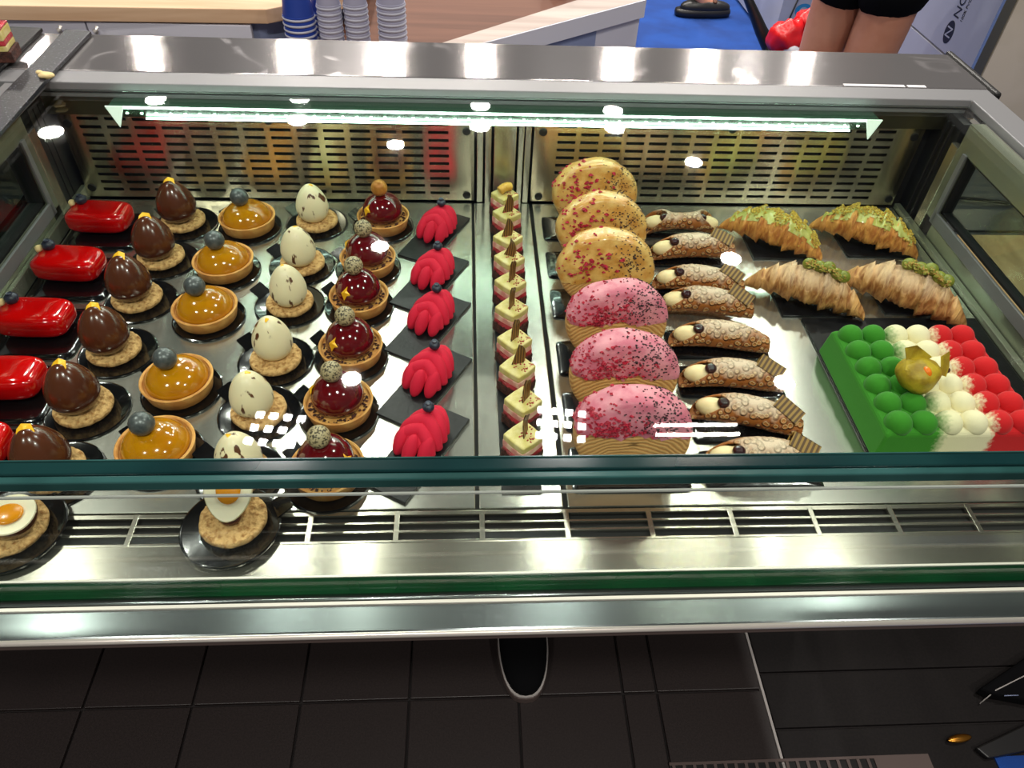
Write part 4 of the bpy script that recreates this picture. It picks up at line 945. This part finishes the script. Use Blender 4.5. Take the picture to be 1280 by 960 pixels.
cups(-.172, 1.830, 9, 'cup_white', 'white paper cup in the separate stack at right, %s', .033, zc)
cups(.262, 2.27, 1, 'cup_white', 'single white paper cup with blue rings on the pale counter edge, %s', .038, z0+.002, 'cup_blue')
# filmed appliances at right
ab = thing('filmed_cabinet', 'tall steel cabinet still wrapped in printed white protective film', 'appliance')
MB().box(1.535, 2.8, 2.2, 3.2, -.80, .10).build('carcass', 'film_white', ab)
MB().box(1.528, 1.5345, 2.206, 3.19, -.197, .095).build('film_door', 'film_white', ab, bevel=.001)
MB().box(1.528, 1.5345, 2.206, 3.19, -.79, -.203).build('film_door', 'film_white', ab, bevel=.001)
MB().box(1.526, 1.56, 2.192, 2.2055, -.80, .10).build('corner_trim', ST, ab)
MB().box(1.561, 2.8, 2.188, 2.199, -.80, .10).build('front_panel', 'beige_panel', ab)
def text(body, size, mat, par, M4, name):
    cu = bpy.data.curves.new(name, 'FONT'); cu.body = body; cu.size = size; cu.extrude = .0003; cu.align_x = 'LEFT'
    ob = bpy.data.objects.new(name, cu); COL.objects.link(ob); dg = bpy.context.evaluated_depsgraph_get()
    me = bpy.data.meshes.new_from_object(ob.evaluated_get(dg)); me.materials.clear(); me.materials.append(MATS[mat])
    bpy.data.objects.remove(ob); o = bpy.data.objects.new(name, me); COL.objects.link(o); o.matrix_world = M4; o.parent = par; return o
def face_m(x, y, z): # text on a plane facing -X, reading upwards
    return Matrix(((0, 0, -1, x), (0, 1, 0, y), (1, 0, 0, z), (0, 0, 0, 1))) @ Matrix.Identity(4)
def face_m(x, y, z):
    # local X -> +Z (up), local Y -> +Y (away), local Z -> -X
    return Matrix(((0, 0, -1, x), (0, 1, 0, y), (1, 0, 0, z), (0, 0, 0, 1)))
XF = 1.5275
text('NON AC', .046, 'film_ink', ab, face_m(XF, 2.375, -.098), 'printed_letters')
text('100% PVC', .016, 'film_ink', ab, face_m(XF, 2.350, -.098), 'printed_letters')
text('CO.', .040, 'film_ink', ab, face_m(XF, 2.60, -.15), 'printed_letters')
text('LCO', .034, 'film_ink', ab, face_m(XF, 2.66, -.16), 'printed_letters')
o = MB().lathe([(.034, 0), (.034, .0006)], 32, sy=.72).build('logo_disc', 'film_ink', ab); o.matrix_world = face_m(XF+.0003, 2.392, -.140); o.parent = ab
text('N', .046, 'film_white', ab, face_m(XF-.0006, 2.377, -.158) @ Matrix.Identity(4), 'logo_letter')
aa = thing('filmed_counter', 'low steel counter in white film with a striped vent behind the legs', 'appliance')
MB().box(1.645, 2.8, 4.07, 5.4, -.80, -.35).build('carcass', 'film_white', aa)
for i in range(9): MB().box(1.85+i*.018, 1.859+i*.018, 4.063, 4.071, -.76, -.42).build('vent_slat', 'film_ink', aa)
o = MB().lathe([(.045, 0), (.045, .001)], 28, sy=.75, capb=True).build('logo_disc', 'film_blue_ink', aa); o.rotation_euler = (pi/2, 0, 0); o.location = (1.765, 4.0685, -.626)
o = MB().lathe([(.022, 0), (.022, .001)], 28, sy=.75).build('logo_disc', 'film_white', aa); o.rotation_euler = (pi/2, 0, 0); o.location = (1.765, 4.067, -.626)
MB().tube([(1.72, 4.066, -.56), (1.70, 4.067, -.68), (1.69, 4.066, -.78)], .004, 6).build('cable', 'film_ink', aa, True)
# black bag and red toy-like item behind
b2 = thing('black_backpack', 'black bag with yellow and white tags standing on the blue carpet', 'bag', (1.36, 3.42, -.818))
MB().box(-.06, .07, -.06, .07, 0, .16).build('bag_body', 'black_cloth', b2, bevel=.02)
MB().tube([(-.17, .06, .50), (-.10, .05, .40), (-.03, .03, .30), (.05, 0, .20), (.06, -.01, .10)], [.028, .034, .045, .058, .06], 14, sq=.6).build('bag_flap', 'black_leather', b2, True)
MB().box(.02, .06, -.075, -.055, .235, .262).build('yellow_tag', 'yellow_tag', b2, bevel=.003)
MB().box(.052, .082, -.07, -.05, .275, .298).build('white_tag', 'white_tag', b2, bevel=.003)
rt = thing('red_bag', 'crumpled red and white plastic bag beside the bare legs', 'bag', (1.385, 3.235, -.475))
MB().box(-.07, .11, -.06, .08, -.343, -.06).build('box', 'black_cloth', rt, bevel=.01)
MB().ell((-.02, 0, .01), (.075, .07, .07), 24, 16, fn=lambda p: p*(1+.35*nz(p.x, p.y, p.z, 25))).build('red_plastic', 'red_plastic', rt, True)
MB().ell((.08, .05, .05), (.06, .06, .06), 24, 16, fn=lambda p: p*(1+.35*nz(p.x, p.y, p.z, 25))).build('red_plastic', 'red_plastic', rt, True)
MB().ell((.01, -.05, -.03), (.045, .03, .03), 16, 10, fn=lambda p: p*(1+.3*nz(p.x, p.y, p.z, 40))).build('white_patch', 'white_tag', rt, True)

wt = thing('side_table', 'light wood topped low table beyond the right side window of the case', 'table')
MB().box(.90, 1.55, .82, 1.34, -.225, -.20).build('table_top', 'tan_board', wt, bevel=.002)
MB().box(.95, 1.50, .88, 1.30, -.80, -.225).build('carcass', 'tan_board', wt)
cr_ = thing('dark_fill_crate', 'black crate with a cable, added to darken the view through the right side window', 'crate')  # invented crate, fills the dark part of the window view
cm = MB(); cm.box(1.0, 1.62, 1.40, 1.72, -.80, -.78)
cm.box(1.0, 1.015, 1.40, 1.72, -.78, -.24).box(1.605, 1.62, 1.40, 1.72, -.78, -.24).box(1.015, 1.605, 1.40, 1.415, -.78, -.24).box(1.015, 1.605, 1.705, 1.72, -.78, -.24)
cm.build('crate_shell', 'plinth', cr_, bevel=.004)
MB().box(1.01, 1.61, 1.41, 1.71, -.245, -.235).build('crate_lid', 'plinth', cr_, bevel=.003)
MB().tube([(1.05, 1.45, -.230), (1.15, 1.55, -.228), (1.3, 1.52, -.228), (1.45, 1.6, -.228)], .005, 8).build('cable', 'black_rubber', cr_, True)
# people: skinned figures
def skinned(name, verts, edges, rads, mat, par, root=0, sub=2):
    me = bpy.data.meshes.new(name); me.from_pydata(verts, edges, []); o = bpy.data.objects.new(name, me); COL.objects.link(o)
    me.materials.append(MATS[mat]); sk = o.modifiers.new('skin', 'SKIN')
    for i, r in enumerate(rads): v = me.skin_vertices[0].data[i]; v.radius = (r, r) if not isinstance(r, tuple) else r; v.use_root = (i == root)
    ss = o.modifiers.new('smooth', 'SUBSURF'); ss.levels = sub; ss.render_levels = sub
    me.update(); dg = bpy.context.evaluated_depsgraph_get(); dg.update()
    m2 = bpy.data.meshes.new_from_object(o.evaluated_get(dg)); bpy.data.objects.remove(o)
    m2.polygons.foreach_set('use_smooth', [True]*len(m2.polygons))
    for i_ in range(1): m2.materials.clear(); m2.materials.append(MATS[mat])
    o = bpy.data.objects.new(name, m2); COL.objects.link(o); o.parent = par; return o
pe = thing('person', 'person in black shorts standing with bare legs behind the counter', 'person', (1.20, 2.34, -.82))
vb = [(0, 0, .93), (-.055, .06, .84), (-.062, .06, .62), (-.078, .05, .48), (-.085, .08, .33), (-.09, .09, .09), (-.13, -.03, .035), (.05, -.05, .84), (.04, -.05, .62), (.022, -.05, .48), (.012, -.01, .33), (.01, .0, .09), (-.03, -.12, .035), (0, .0, 1.12), (0, 0, 1.22)]
eb = [(0, 1), (1, 2), (2, 3), (3, 4), (4, 5), (5, 6), (0, 7), (7, 8), (8, 9), (9, 10), (10, 11), (11, 12), (0, 13), (13, 14)]
skinned('body', vb, eb, [.11, .090, .074, .054, .054, .036, .032, .094, .080, .060, .056, .036, .032, .11, .11], 'skin', pe)
vs_ = [(0, 0, .95), (-.055, .06, .88), (-.058, .06, .725), (.05, -.05, .88), (.043, -.05, .735), (0, 0, 1.13)]
skinned('shorts', vs_, [(0, 1), (1, 2), (0, 3), (3, 4), (0, 5)], [.138, .122, .112, .125, .116, .128], 'black_cloth', pe)
p2 = thing('person', 'person standing on the blue carpet, only a black loafer and ankle in view', 'person', (1.37, 4.53, -.818), radians(2))
vb = [(-.06, 0, .09), (-.04, 0, .20), (-.03, 0, .45), (.06, 0, .05), (.12, 0, .04)]
skinned('ankle', vb, [(0, 1), (1, 2), (0, 3), (3, 4)], [.040, .038, .050, .035, .028], 'skin', p2)
MB().ell((0, 0, .022), (.165, .055, .022), 32, 8, .3, .75).build('shoe_sole', 'black_leather', p2, True)
MB().ell((.01, 0, .045), (.148, .050, .045), 32, 12, .8, .85, fn=lambda p: (p[0], p[1], max(p[2], -.01)*(1.0 if p[0] < 0 else .9))).build('loafer_upper', 'black_leather', p2, True)
MB().ell((.055, 0, .082), (.018, .036, .010), 16, 8).build('strap', 'brown_wood', p2, True)

# lift everything from deck-relative to floor-relative heights
for o in S.objects:
    if o.parent is None and o is not cam: o.location.z += DZ
